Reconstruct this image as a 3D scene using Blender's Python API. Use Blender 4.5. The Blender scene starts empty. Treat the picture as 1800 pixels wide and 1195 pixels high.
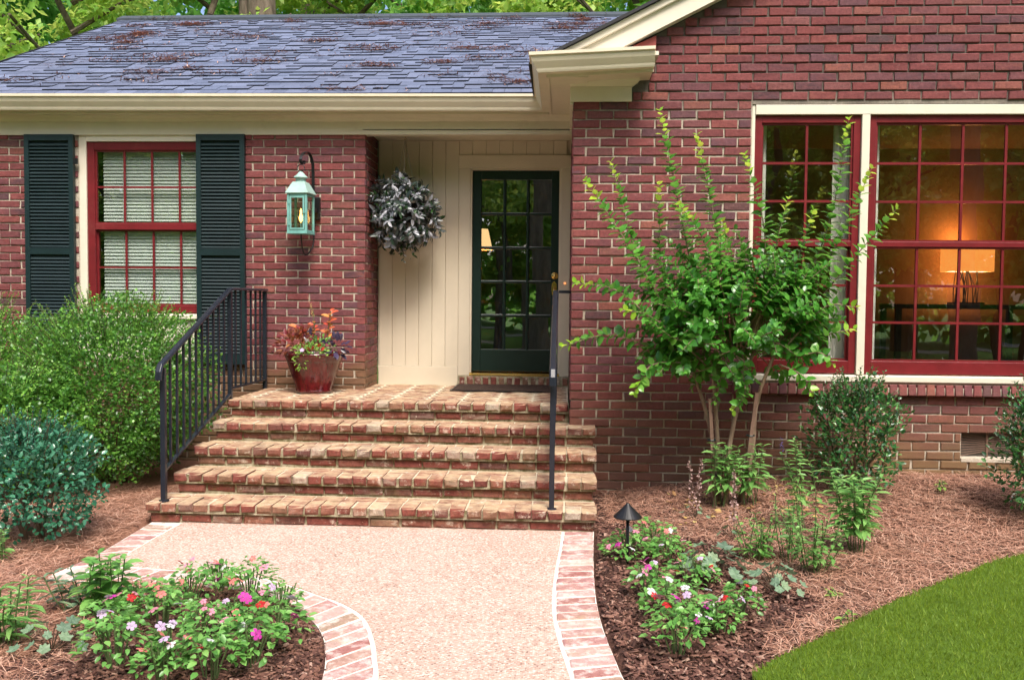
import bpy, math, random
import numpy as np
from mathutils import Vector, Matrix
from mathutils.geometry import tessellate_polygon
random.seed(7); RNG = np.random.default_rng(7)
SC = bpy.context.scene
COL = SC.collection
rad = math.radians

# ------------------------------------------------------------------ camera
FPX, YAW, PITCH, ROLL = 1615.6, .0568, .0447, .009          # solved from brick courses, step and window lines
CAM = np.array([-.0483, -6.9359, 1.4956])
_F = np.array([-math.sin(YAW)*math.cos(PITCH), math.cos(YAW)*math.cos(PITCH), -math.sin(PITCH)])
_R0 = np.array([math.cos(YAW), math.sin(YAW), 0.]); _U0 = np.cross(_R0, _F)
_R = math.cos(ROLL)*_R0+math.sin(ROLL)*_U0; _U = -math.sin(ROLL)*_R0+math.cos(ROLL)*_U0
cd = bpy.data.cameras.new('camera'); cam = bpy.data.objects.new('camera', cd); COL.objects.link(cam)
cd.sensor_width = 36; cd.lens = 36*FPX/1800; cd.clip_end = 1000; cd.clip_start = .05
cam.matrix_world = Matrix(((_R[0], _U[0], -_F[0], CAM[0]), (_R[1], _U[1], -_F[1], CAM[1]), (_R[2], _U[2], -_F[2], CAM[2]), (0, 0, 0, 1)))
SC.camera = cam
# ------------------------------------------------------------------ light
SUN_EL, SUN_AZ = rad(57), rad(20)        # azimuth measured from -y (in front of the house) towards +x
w = bpy.data.worlds.new('World'); SC.world = w; w.use_nodes = True
nt = w.node_tree; bg = nt.nodes['Background']
sky = nt.nodes.new('ShaderNodeTexSky'); sky.sky_type = 'NISHITA'; sky.sun_disc = False
sky.sun_elevation = SUN_EL; sky.sun_rotation = math.pi-SUN_AZ
sky.air_density = .7; sky.dust_density = 4.0; sky.ozone_density = 1.0
nt.links.new(sky.outputs[0], bg.inputs[0]); bg.inputs[1].default_value = .14
sd = bpy.data.lights.new('sun', 'SUN'); sd.energy = 2.1; sd.angle = rad(20); sd.color = (1, .94, .85)
sun = bpy.data.objects.new('sun', sd); COL.objects.link(sun)
sv = Vector((math.sin(SUN_AZ)*math.cos(SUN_EL), -math.cos(SUN_AZ)*math.cos(SUN_EL), math.sin(SUN_EL)))
sun.rotation_euler = sv.to_track_quat('Z', 'Y').to_euler(); sun.location = (2, -8, 12)
vs = SC.view_settings; vs.view_transform = 'Standard'; vs.look = 'None'; vs.exposure = 1.15; vs.gamma = 1; vs.use_curve_mapping = False
SC.cycles.max_bounces = 7; SC.cycles.diffuse_bounces = 3; SC.cycles.glossy_bounces = 3; SC.cycles.transmission_bounces = 4
SC.cycles.transparent_max_bounces = 10; SC.cycles.use_denoising = True

# ------------------------------------------------------------------ helpers
def at(px, py, x=None, y=None, z=None):
    """photo pixel (1800 wide) -> point on a plane of the place"""
    v = _F+_R*(px-900)/FPX-_U*(py-597.5)/FPX
    if x is not None: t = (x-CAM[0])/v[0]
    elif y is not None: t = (y-CAM[1])/v[1]
    else: t = (z-CAM[2])/v[2]
    return CAM+v*t
def pr(P):
    v = np.asarray(P, float)-CAM; z = v@_F
    return 900+FPX*(v@_R)/z, 597.5-FPX*(v@_U)/z, z
def in_view(P, m=15):
    a, b, z = pr(P); return z > 0 and -m < a < 1800+m and -m < b < 1195+m
W = {}                                     # world position of every object made
def tag(o, label=None, cat=None, group=None, kind=None):
    if label: o['label'] = label
    if cat: o['category'] = cat
    if group: o['group'] = group
    if kind: o['kind'] = kind
    return o
def empty(name, loc, label=None, cat=None, group=None):
    o = bpy.data.objects.new(name, None); COL.objects.link(o); o.location = [float(q) for q in loc]; W[o.name] = np.array(loc, float)
    o.empty_display_size = .1
    return tag(o, label, cat, group)
def link(name, me, c, parent=None, rot=None, scale=None):
    o = bpy.data.objects.new(name, me); COL.objects.link(o)
    c = np.array(c, float); W[o.name] = c
    if parent is not None: o.parent = parent; o.location = c-W[parent.name]
    else: o.location = c
    if rot is not None: o.rotation_euler = rot
    if scale is not None: o.scale = scale
    return o
def arr_mesh(name, V, faces, mats, mi=None, smooth=False):
    """faces: (n,3) or (n,4) int array, or a list of such"""
    if not isinstance(faces, (list, tuple)): faces = [faces]
    faces = [np.asarray(q, np.int32) for q in faces if len(q)]
    me = bpy.data.meshes.new(name); V = np.asarray(V, np.float32)
    me.vertices.add(len(V)); me.vertices.foreach_set('co', V.ravel())
    nl = sum(q.size for q in faces); nf = sum(len(q) for q in faces)
    me.loops.add(nl); me.loops.foreach_set('vertex_index', np.concatenate([q.ravel() for q in faces]))
    me.polygons.add(nf)
    tot = np.concatenate([np.full(len(q), q.shape[1], np.int32) for q in faces]); st = np.concatenate([[0], np.cumsum(tot)[:-1]]).astype(np.int32)
    me.polygons.foreach_set('loop_start', st); me.polygons.foreach_set('loop_total', tot)
    for m in (mats if isinstance(mats, (list, tuple)) else [mats]): me.materials.append(m)
    if mi is not None: me.polygons.foreach_set('material_index', np.asarray(mi, np.int32))
    if smooth: me.polygons.foreach_set('use_smooth', np.ones(nf, bool))
    me.update(calc_edges=True); me.validate()
    return me
class MB:
    def __init__(s): s.v = []; s.f = []; s.m = []
    def add(s, vs_, fs, m=0):
        n = len(s.v); s.v += [tuple(float(c) for c in q) for q in vs_]
        for q in fs: s.f.append(tuple(i+n for i in q)); s.m.append(m)
        return s
    def box(s, x0, x1, y0, y1, z0, z1, m=0):
        return s.add([(x0,y0,z0),(x1,y0,z0),(x1,y1,z0),(x0,y1,z0),(x0,y0,z1),(x1,y0,z1),(x1,y1,z1),(x0,y1,z1)],
                     [(0,3,2,1),(4,5,6,7),(0,1,5,4),(1,2,6,5),(2,3,7,6),(3,0,4,7)], m)
    def bar(s, a, b, wx, wz, up=(0,0,1), m=0):
        a = np.array(a, float); b = np.array(b, float); d = (b-a)/np.linalg.norm(b-a)
        r = np.cross(d, up); r /= np.linalg.norm(r); u = np.cross(r, d)
        vs_ = [p+r*i*wx/2+u*j*wz/2 for p in (a, b) for i, j in ((-1,-1),(1,-1),(1,1),(-1,1))]
        return s.add(vs_, [(3,2,1,0),(4,5,6,7),(0,1,5,4),(1,2,6,5),(2,3,7,6),(3,0,4,7)], m)
    def prism(s, poly, h0, h1, axis='z', m=0):
        n = len(poly)
        P = {'z': lambda a, b, h: (a, b, h), 'y': lambda a, b, h: (a, h, b), 'x': lambda a, b, h: (h, a, b)}[axis]
        caps = [tuple(range(n))[::-1], tuple(range(n, 2*n))]
        if n > 8:
            tri = tessellate_polygon([[Vector((float(a), float(b), 0)) for a, b in poly]]); caps = [tuple(t) for t in tri]+[tuple(i+n for i in t) for t in tri]
        return s.add([P(a, b, h0) for a, b in poly]+[P(a, b, h1) for a, b in poly],
                     caps+[(i, (i+1) % n, n+(i+1) % n, n+i) for i in range(n)], m)
    def tube(s, path, r, n=8, m=0, cap=True):
        path = [np.array(p, float) for p in path]; k = len(path); rs = r if isinstance(r, (list, tuple, np.ndarray)) else [r]*k
        vs_ = []; u = None
        for i, p in enumerate(path):
            d = path[min(i+1, k-1)]-path[max(i-1, 0)]; d = d/(np.linalg.norm(d)+1e-9)
            if u is None:
                u = np.cross(d, (0, 0, 1)) if abs(d[2]) < .9 else np.cross(d, (1, 0, 0))
            u = u-d*(u@d); u = u/np.linalg.norm(u); t = np.cross(d, u)
            vs_ += [p+rs[i]*(math.cos(2*math.pi*j/n)*u+math.sin(2*math.pi*j/n)*t) for j in range(n)]
        fs = [(i*n+j, i*n+(j+1) % n, (i+1)*n+(j+1) % n, (i+1)*n+j) for i in range(k-1) for j in range(n)]
        if cap: fs += [tuple(range(n))[::-1], tuple((k-1)*n+j for j in range(n))]
        return s.add(vs_, fs, m)
    def lathe(s, prof, c=(0, 0, 0), n=24, m=0):
        vs_ = [(c[0]+r*math.cos(2*math.pi*j/n), c[1]+r*math.sin(2*math.pi*j/n), c[2]+z) for r, z in prof for j in range(n)]
        return s.add(vs_, [(i*n+j, i*n+(j+1) % n, (i+1)*n+(j+1) % n, (i+1)*n+j) for i in range(len(prof)-1) for j in range(n)], m)
    def mesh(s, name, mats, c, smooth=False):
        me = bpy.data.meshes.new(name); c = np.array(c, float)
        me.from_pydata([tuple(np.array(q)-c) for q in s.v], [], s.f)
        for q in (mats if isinstance(mats, (list, tuple)) else [mats]): me.materials.append(q)
        me.polygons.foreach_set('material_index', s.m)
        if smooth: me.polygons.foreach_set('use_smooth', [True]*len(s.f))
        me.update(); return me
    def build(s, name, mats, parent=None, smooth=False, base=False, bevel=0):
        V = np.array(s.v); c = (V.min(0)+V.max(0))/2
        if base: c[2] = V[:, 2].min()
        o = link(name, s.mesh(name, mats, c, smooth), c, parent)
        if bevel:
            b = o.modifiers.new('bevel', 'BEVEL'); b.width = bevel; b.segments = 2; b.limit_method = 'ANGLE'; b.angle_limit = .7
        return o
def catmull(P, k=6):
    P = [np.array(p, float) for p in P]; Q = [2*P[0]-P[1]]+P+[2*P[-1]-P[-2]]; out = []
    for i in range(1, len(Q)-2):
        for j in range(k):
            t = j/k; a, b, c, d = Q[i-1], Q[i], Q[i+1], Q[i+2]
            out.append(.5*((2*b)+(c-a)*t+(2*a-5*b+4*c-d)*t*t+(3*b-a-3*c+d)*t**3))
    return out+[P[-1]]
def resample(P, n):
    P = np.array(P); s = np.concatenate([[0], np.cumsum(np.linalg.norm(np.diff(P, axis=0), axis=1))])
    q = np.linspace(0, s[-1], n); return np.stack([np.interp(q, s, P[:, i]) for i in range(P.shape[1])], 1)
def inpoly(x, y, poly):
    c = np.zeros(np.shape(x), bool); n = len(poly)
    for i in range(n):
        x0, y0 = poly[i]; x1, y1 = poly[(i+1) % n]
        if y0 == y1: continue
        hit = ((y0 > y) != (y1 > y)) & (x < (x1-x0)*(y-y0)/(y1-y0)+x0); c ^= hit
    return c
def clip_poly(P, edges):
    """convex clip: edges (nx, ny, d) keep nx*x+ny*y<=d"""
    for nx, ny, d in edges:
        out = []
        for i in range(len(P)):
            a, b = P[i], P[(i+1) % len(P)]; da = nx*a[0]+ny*a[1]-d; db = nx*b[0]+ny*b[1]-d
            if da <= 0: out.append(a)
            if (da < 0 < db) or (db < 0 < da):
                t = da/(da-db); out.append((a[0]+t*(b[0]-a[0]), a[1]+t*(b[1]-a[1])))
        P = out
        if len(P) < 3: return []
    return P

# ------------------------------------------------------------------ materials
class NT:
    def __init__(s, name):
        s.mat = bpy.data.materials.new(name); s.mat.use_nodes = True; s.t = s.mat.node_tree
        s.b = s.t.nodes['Principled BSDF']; s.out = s.t.nodes['Material Output']
    def n(s, typ, **k):
        q = s.t.nodes.new('ShaderNode'+typ)
        for a, b in k.items(): setattr(q, a, b)
        return q
    def l(s, a, b): s.t.links.new(a, b)
    def val(s, sock, v):
        if hasattr(v, 'is_output'): s.l(v, sock)
        else: sock.default_value = v
    def rand(s, salt=0.):
        g = s.n('NewGeometry'); o = s.n('ObjectInfo'); a = s.n('Math', operation='ADD'); s.l(g.outputs['Random Per Island'], a.inputs[0]); s.l(o.outputs['Random'], a.inputs[1])
        m = s.n('Math', operation='MULTIPLY_ADD'); s.l(a.outputs[0], m.inputs[0]); m.inputs[1].default_value = 7.31+salt*3.7; m.inputs[2].default_value = salt
        f = s.n('Math', operation='FRACT'); s.l(m.outputs[0], f.inputs[0]); return f.outputs[0]
    def pos(s):
        return s.n('NewGeometry').outputs['Position']
    def sep(s, v):
        q = s.n('SeparateXYZ'); s.l(v, q.inputs[0]); return q.outputs
    def noise(s, scale, detail=4, rough=.6, vec=None, sc3=None):
        v = vec or s.pos()
        if sc3:
            m = s.n('VectorMath', operation='MULTIPLY'); s.l(v, m.inputs[0]); m.inputs[1].default_value = sc3; v = m.outputs[0]
        q = s.n('TexNoise'); s.l(v, q.inputs['Vector']); q.inputs['Scale'].default_value = scale; q.inputs['Detail'].default_value = detail; q.inputs['Roughness'].default_value = rough
        return q.outputs['Fac']
    def ramp(s, fac, stops, mode='LINEAR'):
        q = s.n('ValToRGB'); q.color_ramp.interpolation = mode; e = q.color_ramp.elements
        while len(e) < len(stops): e.new(.5)
        for i, (p, c) in enumerate(stops):
            e[i].position = p; e[i].color = (*c, 1) if isinstance(c, (tuple, list)) else (c, c, c, 1)
        s.l(fac, q.inputs[0]); return q.outputs[0]
    def mix(s, fac, a, b, mode='MIX'):
        q = s.n('Mix', data_type='RGBA', blend_type=mode)
        s.val(q.inputs['Factor'], fac)
        for sk, v in ((q.inputs['A'], a), (q.inputs['B'], b)):
            sk = [i for i in q.inputs if i.name == sk.name and i.type == 'RGBA'][0]
            if hasattr(v, 'is_output'): s.l(v, sk)
            else: sk.default_value = (*v, 1)
        return [o for o in q.outputs if o.type == 'RGBA'][0]
    def math(s, op, a, b=0., c=None, clamp=False):
        q = s.n('Math', operation=op); q.use_clamp = clamp; s.val(q.inputs[0], a); s.val(q.inputs[1], b)
        if c is not None: s.val(q.inputs[2], c)
        return q.outputs[0]
    def bump(s, h, strength=.4, dist=.01):
        q = s.n('Bump'); q.inputs['Strength'].default_value = strength; q.inputs['Distance'].default_value = dist; s.l(h, q.inputs['Height']); s.l(q.outputs[0], s.b.inputs['Normal'])
    def set(s, color=None, rough=None, spec=None, metal=None, coat=None):
        if color is not None: s.val(s.b.inputs['Base Color'], color if hasattr(color, 'is_output') else (*color, 1))
        if rough is not None: s.val(s.b.inputs['Roughness'], rough)
        if spec is not None: s.b.inputs['Specular IOR Level'].default_value = spec
        if metal is not None: s.b.inputs['Metallic'].default_value = metal
        if coat is not None: s.b.inputs['Coat Weight'].default_value = coat
        return s.mat
def paint(name, c, rough=.5, var=.12, scale=9, bump=.08, dirt=None):
    q = NT(name); nz = q.noise(scale, 5, .65); fac = q.ramp(nz, [(.3, 0.), (.75, 1.)])
    col = q.mix(fac, tuple(i*(1-var) for i in c), tuple(min(1, i*(1+var*.6)) for i in c))
    if dirt:
        d = q.noise(2.3, 8, .75); col = q.mix(q.ramp(d, [(.55, 0.), (.75, .5)]), col, dirt)
    rn = q.rand(); col = q.mix(q.math('MULTIPLY', rn, .1), col, tuple(i*.6 for i in c))
    q.bump(q.noise(scale*22, 3), bump, .004)
    return q.set(col, rough, .4)
def brick_mat(name, stops, blotch=None, top=None, moss=None, rough=.82, fine=.35, stain=None, bl=(.55, .68)):
    q = NT(name); r = q.rand(); col = q.ramp(r, stops)
    col = q.mix(.5, col, q.ramp(q.noise(55, 5, .7), [(.25, .28), (.8, 1.)]), 'MULTIPLY') if False else col
    dark = q.ramp(q.noise(42, 6, .72), [(.3, 1-fine), (.62, 1.)]); col = q.mix(1., col, dark, 'MULTIPLY')
    col = q.mix(q.ramp(q.noise(14, 3, .6, sc3=(1, 1, 2.5)), [(.42, 0.), (.7, .45)]), col, q.ramp(q.rand(.37), stops))   # two-tone firing marks
    pit = q.ramp(q.noise(150, 2, .5), [(.26, .35), (.36, 1.)]); col = q.mix(1., col, pit, 'MULTIPLY')
    smear = q.ramp(q.noise(24, 5, .75, sc3=(.6, .6, 3)), [(.60, 0.), (.74, .35)]); col = q.mix(smear, col, (.42, .30, .25))
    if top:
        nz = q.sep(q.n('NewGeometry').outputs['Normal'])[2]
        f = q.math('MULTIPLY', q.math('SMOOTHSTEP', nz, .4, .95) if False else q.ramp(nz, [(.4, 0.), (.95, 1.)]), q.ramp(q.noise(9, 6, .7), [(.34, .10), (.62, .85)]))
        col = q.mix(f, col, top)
    if blotch: col = q.mix(q.ramp(q.noise(13, 7, .75), [(bl[0], 0.), (bl[1], .75)]), col, blotch)
    if moss: col = q.mix(q.ramp(q.noise(7.3, 7, .75), [(.54, 0.), (.7, .7)]), col, moss)
    if stain:
        sp = q.sep(q.pos()); h = q.math('ADD', sp[2], q.math('MULTIPLY', q.math('SUBTRACT', q.noise(3.2, 6, .7), .5), .55))
        hx = q.math('ADD', sp[0], q.math('MULTIPLY', q.math('SUBTRACT', q.noise(2.2, 4), .5), 1.2))
        f = q.math('MULTIPLY', q.ramp(h, [(.30, 1.), (.62, 0.)]), q.ramp(q.math('DIVIDE', hx, 4.), [(.22, .08), (.6, .72)]))
        col = q.mix(f, col, stain)
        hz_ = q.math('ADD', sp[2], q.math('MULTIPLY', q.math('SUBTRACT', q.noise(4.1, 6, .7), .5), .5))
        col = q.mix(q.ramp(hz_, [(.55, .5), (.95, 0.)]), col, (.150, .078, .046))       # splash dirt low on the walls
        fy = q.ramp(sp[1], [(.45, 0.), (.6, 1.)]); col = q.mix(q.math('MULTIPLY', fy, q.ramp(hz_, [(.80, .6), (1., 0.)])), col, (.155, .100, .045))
    q.bump(q.math('ADD', q.noise(90, 6, .7), q.math('MULTIPLY', q.noise(18, 3), .8)), .55, .006)
    return q.set(col, rough, .3)
WALL_STOPS = [(0., (.085, .040, .046)), (.10, (.150, .064, .078)), (.22, (.175, .052, .055)), (.45, (.205, .054, .054)), (.68, (.245, .066, .062)), (.82, (.185, .068, .076)), (.93, (.30, .100, .072)), (1., (.105, .058, .064))]
M = {}
M['brick'] = brick_mat('wall_brick', WALL_STOPS, blotch=(.30, .17, .16), stain=(.22, .165, .06), bl=(.60, .78), fine=.45)
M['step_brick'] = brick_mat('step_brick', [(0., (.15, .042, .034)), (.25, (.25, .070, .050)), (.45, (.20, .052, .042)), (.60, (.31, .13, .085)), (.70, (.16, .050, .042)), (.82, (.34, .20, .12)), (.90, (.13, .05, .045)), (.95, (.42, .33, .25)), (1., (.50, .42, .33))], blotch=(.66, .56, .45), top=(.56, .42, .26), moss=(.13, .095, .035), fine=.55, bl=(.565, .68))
M['path_brick'] = brick_mat('path_brick', [(0., (.30, .105, .09)), (.2, (.40, .21, .19)), (.4, (.52, .34, .31)), (.55, (.35, .16, .15)), (.75, (.56, .44, .38)), (.88, (.40, .20, .17)), (1., (.33, .23, .16))], blotch=(.74, .66, .61), moss=(.40, .31, .20), fine=.3, bl=(.48, .66))
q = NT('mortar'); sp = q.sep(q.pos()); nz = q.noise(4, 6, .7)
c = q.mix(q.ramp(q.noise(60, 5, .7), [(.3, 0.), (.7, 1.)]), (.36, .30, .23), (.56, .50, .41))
hi = q.ramp(q.math('DIVIDE', q.math('ADD', sp[2], q.math('MULTIPLY', nz, .5)), 5.), [(.60, 0.), (.66, .9)])      # mildew, plus shade from overhead painted into the upper gable joints
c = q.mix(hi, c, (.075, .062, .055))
c = q.mix(q.ramp(q.noise(9, 6, .7), [(.6, 0.), (.75, .6)]), c, (.12, .10, .07))
q.bump(q.noise(140, 4), .6, .004); M['mortar'] = q.set(c, .95, .2)
q = NT('step_mortar'); c = q.mix(q.ramp(q.noise(11, 7, .75), [(.38, 0.), (.6, 1.)]), (.46, .40, .29), (.14, .12, .055))
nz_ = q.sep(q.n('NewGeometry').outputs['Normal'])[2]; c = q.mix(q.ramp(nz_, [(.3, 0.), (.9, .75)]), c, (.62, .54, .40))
q.bump(q.noise(120, 4), .6, .005); M['step_mortar'] = q.set(c, .95, .2)
q = NT('path_mortar'); c = q.mix(q.ramp(q.noise(20, 6, .7), [(.3, 0.), (.7, 1.)]), (.58, .50, .44), (.72, .66, .60)); q.bump(q.noise(120, 4), .5, .004); M['path_mortar'] = q.set(c, .95, .2)
# exposed aggregate
q = NT('aggregate'); v = q.n('TexVoronoi'); v.inputs['Scale'].default_value = 105; q.l(q.pos(), v.inputs['Vector'])
hs = q.n('SeparateColor'); q.l(v.outputs['Color'], hs.inputs[0])
c = q.ramp(hs.outputs[0], [(0., (.17, .09, .065)), (.12, (.35, .205, .155)), (.40, (.45, .295, .235)), (.72, (.525, .385, .32)), (.92, (.62, .52, .46)), (1., (.70, .63, .58))])
c = q.mix(q.ramp(v.outputs['Distance'], [(.35, 0.), (.75, .75)]), c, (.42, .315, .255))
c = q.mix(q.ramp(q.noise(1.4, 6, .7), [(.45, 0.), (.75, .35)]), c, (.59, .48, .42))
q.bump(q.math('SUBTRACT', 1., v.outputs['Distance']), .7, .004); M['aggregate'] = q.set(c, .8, .35)
M['cream'] = paint('cream_paint', (.66, .60, .46), .45, .07, 5, .06, dirt=(.42, .36, .24))
M['cream_wall'] = paint('cream_plank_paint', (.62, .54, .42), .5, .06, 4, .08)
M['trim'] = paint('pale_trim_paint', (.72, .66, .54), .42, .06, 6, .06, dirt=(.5, .44, .32))
M['red'] = paint('red_paint', (.165, .014, .018), .36, .25, 8, .12, dirt=(.24, .06, .055))
M['red_dull'] = paint('dull_red_paint', (.30, .06, .05), .6, .2, 8, .1)
M['green'] = paint('dark_green_paint', (.008, .022, .024), .42, .2, 8, .08)
M['door_green'] = paint('door_green_paint', (.007, .022, .018), .35, .15, 7, .05)
M['iron'] = paint('black_iron', (.017, .020, .029), .24, .2, 12, .05)
M['black'] = paint('black_metal', (.010, .010, .011), .35, .2, 12, .05)
M['verdigris'] = paint('verdigris_copper', (.17, .40, .36), .55, .25, 14, .2, dirt=(.16, .25, .21))
M['verdigris_pale'] = paint('pale_verdigris_copper', (.33, .50, .45), .5, .2, 14, .2, dirt=(.26, .34, .31))
q = NT('brass'); M['brass'] = q.set((.72, .50, .16), .25, .5, 1.)
q = NT('glazed_red'); c = q.mix(q.ramp(q.noise(26, 4, .6, sc3=(1, 1, .3)), [(.4, 0.), (.7, 1.)]), (.055, .004, .006), (.105, .008, .010)); q.set(c, .16, .6, 0, .6); M['glaze'] = q.mat
q = NT('soil'); q.bump(q.noise(70), .8, .01); M['soil'] = q.set(q.ramp(q.noise(40), [(.3, (.02, .013, .009)), (.7, (.05, .035, .025))]), .95, .2)
q = NT('doormat'); q.bump(q.noise(200), .8, .004); M['mat'] = q.set(q.ramp(q.noise(45, 6), [(.35, (.030, .020, .016)), (.7, (.085, .055, .045))]), .95, .1)
# roof
q = NT('shingle'); r = q.rand(); c = q.ramp(r, [(0., (.105, .130, .205)), (.35, (.135, .165, .255)), (.7, (.165, .195, .295)), (1., (.12, .145, .225))])
c = q.mix(1., c, q.ramp(q.noise(170, 3, .8), [(.3, .55), (.75, 1.2)]), 'MULTIPLY'); c = q.mix(q.ramp(q.noise(1.1, 5), [(.45, 0.), (.8, .4)]), c, (.10, .10, .13))
q.bump(q.noise(300, 3), .5, .004); M['shingle'] = q.set(c, .85, .3)
M['shingle_edge'] = paint('shingle_cut_edge', (.012, .014, .022), .9, .2)
M['roof_edge'] = paint('dark_drip_edge', (.018, .018, .021), .6, .2)
M['ridge'] = paint('ridge_vent_shingle', (.05, .062, .075), .8, .3, 20, .2)
# glass: clear pane that mirrors the garden
def glass_mat(name, f0, tint=(1, 1, 1), rough=0.):
    q = NT(name); q.t.nodes.remove(q.b); t = q.n('BsdfTransparent'); t.inputs[0].default_value = (*tint, 1); g = q.n('BsdfGlossy'); g.inputs['Roughness'].default_value = rough; g.inputs['Color'].default_value = (1, 1, 1, 1)
    bp = q.n('Bump'); bp.inputs['Strength'].default_value = .035; bp.inputs['Distance'].default_value = .02; q.l(q.noise(2.2, 2), bp.inputs['Height']); q.l(bp.outputs[0], g.inputs['Normal'])
    lw_ = q.n('LayerWeight'); lw_.inputs[0].default_value = .5; fr = q.math('MULTIPLY_ADD', q.math('POWER', lw_.outputs['Facing'], 5.), 1-f0, f0); m = q.n('MixShader'); q.l(fr, m.inputs[0]); q.l(t.outputs[0], m.inputs[1]); q.l(g.outputs[0], m.inputs[2]); q.l(m.outputs[0], q.out.inputs[0]); return q.mat
M['glass'] = glass_mat('window_glass', .20, (.93, .95, .93))
M['glass_door'] = glass_mat('door_glass', .32, (.85, .87, .85))
M['glass_lamp'] = glass_mat('lantern_glass', .12, (.72, .80, .74))
def emis(name, c, s):
    q = NT(name); q.b.inputs['Emission Color'].default_value = (*c, 1); q.b.inputs['Emission Strength'].default_value = s; return q.set(c, .8)
q = NT('shade_orange'); nz = q.noise(16, 5, .7); col = q.mix(nz, (1., .22, .03), (1., .42, .09)); q.set((.7, .4, .15), .9); q.l(col, q.b.inputs['Emission Color']); q.b.inputs['Emission Strength'].default_value = .55; M['shade_orange'] = q.mat
M['shade_pale'] = emis('shade_pale', (1., .62, .27), .8)
M['bulb'] = emis('bulb_rim', (1., .8, .5), 2.2)
M['flame'] = emis('gas_flame', (1., .45, .10), 5)
M['room'] = paint('room_wall_paint', (.24, .125, .06), .8, .05)
M['room_dark'] = paint('room_dark', (.12, .10, .085), .8, .1)
M['wood_dark'] = paint('dark_wood', (.05, .028, .016), .4, .3, 20)
M['wood_mid'] = paint('brown_wood', (.22, .10, .045), .4, .3, 20)
M['curtain'] = paint('curtain_cloth', (.80, .78, .70), .9, .04, 5, .05)
q = NT('blind_slat'); M['blind'] = q.set((.50, .56, .52), .5, .4)
# plants
def leaf_mat(name, stops, trans=.3, rough=.38, spec=.5, tcol=None):
    q = NT(name); r = q.rand(); col = q.ramp(r, stops); col = q.mix(q.ramp(q.noise(6, 3), [(.35, 0.), (.7, .35)]), col, tuple(i*.6 for i in stops[0][1]))
    q.set(col, rough, spec)
    tr = q.n('BsdfTranslucent'); q.l(q.mix(.5, col, tcol or tuple(min(1, i*2.2) for i in stops[-1][1])), tr.inputs[0])
    m = q.n('MixShader'); m.inputs[0].default_value = trans; q.l(q.b.outputs[0], m.inputs[1]); q.l(tr.outputs[0], m.inputs[2]); q.l(m.outputs[0], q.out.inputs[0]); return q.mat
M['boxwood'] = leaf_mat('boxwood_leaf', [(0., (.030, .10, .014)), (.5, (.060, .19, .024)), (.85, (.11, .29, .038)), (1., (.20, .40, .065))], .28, .34)
M['boxwood_tip'] = leaf_mat('boxwood_new_leaf', [(0., (.13, .34, .04)), (1., (.26, .48, .08))], .3, .36)
M['bluegreen'] = leaf_mat('blue_green_holly_leaf', [(0., (.018, .105, .048)), (.6, (.040, .180, .095)), (1., (.11, .30, .19))], .15, .22)
M['holly'] = leaf_mat('holly_leaf', [(0., (.014, .065, .020)), (.6, (.032, .125, .034)), (.9, (.075, .22, .055)), (1., (.15, .34, .08))], .15, .2)
M['myrtle'] = leaf_mat('crape_myrtle_leaf', [(0., (.036, .155, .022)), (.5, (.070, .255, .036)), (.9, (.13, .37, .055)), (1., (.20, .42, .07))], .32, .26)
M['myrtle_young'] = leaf_mat('young_crape_myrtle_leaf', [(0., (.15, .42, .03)), (.6, (.28, .58, .04)), (.94, (.44, .66, .06)), (1., (.58, .52, .08))], .45, .32)
M['bedleaf'] = leaf_mat('bedding_leaf', [(0., (.075, .22, .042)), (.5, (.14, .36, .075)), (1., (.26, .50, .13))], .3, .36)
M['lance'] = leaf_mat('lance_leaf', [(0., (.10, .26, .06)), (.5, (.16, .36, .09)), (1., (.26, .46, .14))], .3, .4)
M['heuchera'] = leaf_mat('coral_bell_leaf', [(0., (.09, .15, .10)), (.5, (.15, .25, .15)), (1., (.22, .31, .17))], .2, .5)
M['basket'] = leaf_mat('dark_silver_leaf', [(0., (.014, .035, .020)), (.4, (.03, .05, .042)), (.58, (.12, .13, .15)), (.80, (.38, .38, .43)), (1., (.62, .62, .67))], .1, .35)
M['basket_green'] = leaf_mat('deep_green_leaf', [(0., (.012, .045, .012)), (1., (.05, .13, .03))], .2, .4)
M['coleus'] = leaf_mat('coleus_leaf', [(0., (.12, .012, .022)), (.3, (.22, .03, .04)), (.55, (.34, .12, .07)), (.8, (.10, .012, .030)), (1., (.40, .17, .05))], .25, .4)
M['coleus_bright'] = leaf_mat('bright_coleus_leaf', [(0., (.58, .05, .045)), (.5, (.66, .16, .07)), (1., (.68, .34, .08))], .3, .4)
M['plum'] = leaf_mat('plum_leaf', [(0., (.018, .010, .022)), (1., (.07, .05, .11))], .1, .35)
M['lime'] = leaf_mat('lime_leaf', [(0., (.14, .30, .04)), (1., (.30, .48, .10))], .3, .4)
M['wood_leafA'] = leaf_mat('wood_leaf_bright', [(0., (.12, .30, .03)), (.5, (.24, .47, .06)), (1., (.44, .62, .12))], .5, .5)
M['wood_leafB'] = leaf_mat('wood_leaf_deep', [(0., (.04, .15, .02)), (.6, (.10, .29, .045)), (1., (.22, .43, .08))], .45, .5)
M['stem'] = paint('green_stem', (.10, .15, .05), .7, .3, 30)
M['twig'] = paint('brown_twig', (.10, .065, .04), .8, .3, 30)
q = NT('bark'); q.bump(q.noise(9, 7, .75, sc3=(1, 1, .22)), 1., .05); M['bark'] = q.set(q.ramp(q.noise(10, 6, .7, sc3=(1, 1, .25)), [(.3, (.07, .05, .035)), (.7, (.24, .19, .14))]), .9, .2)
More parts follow.
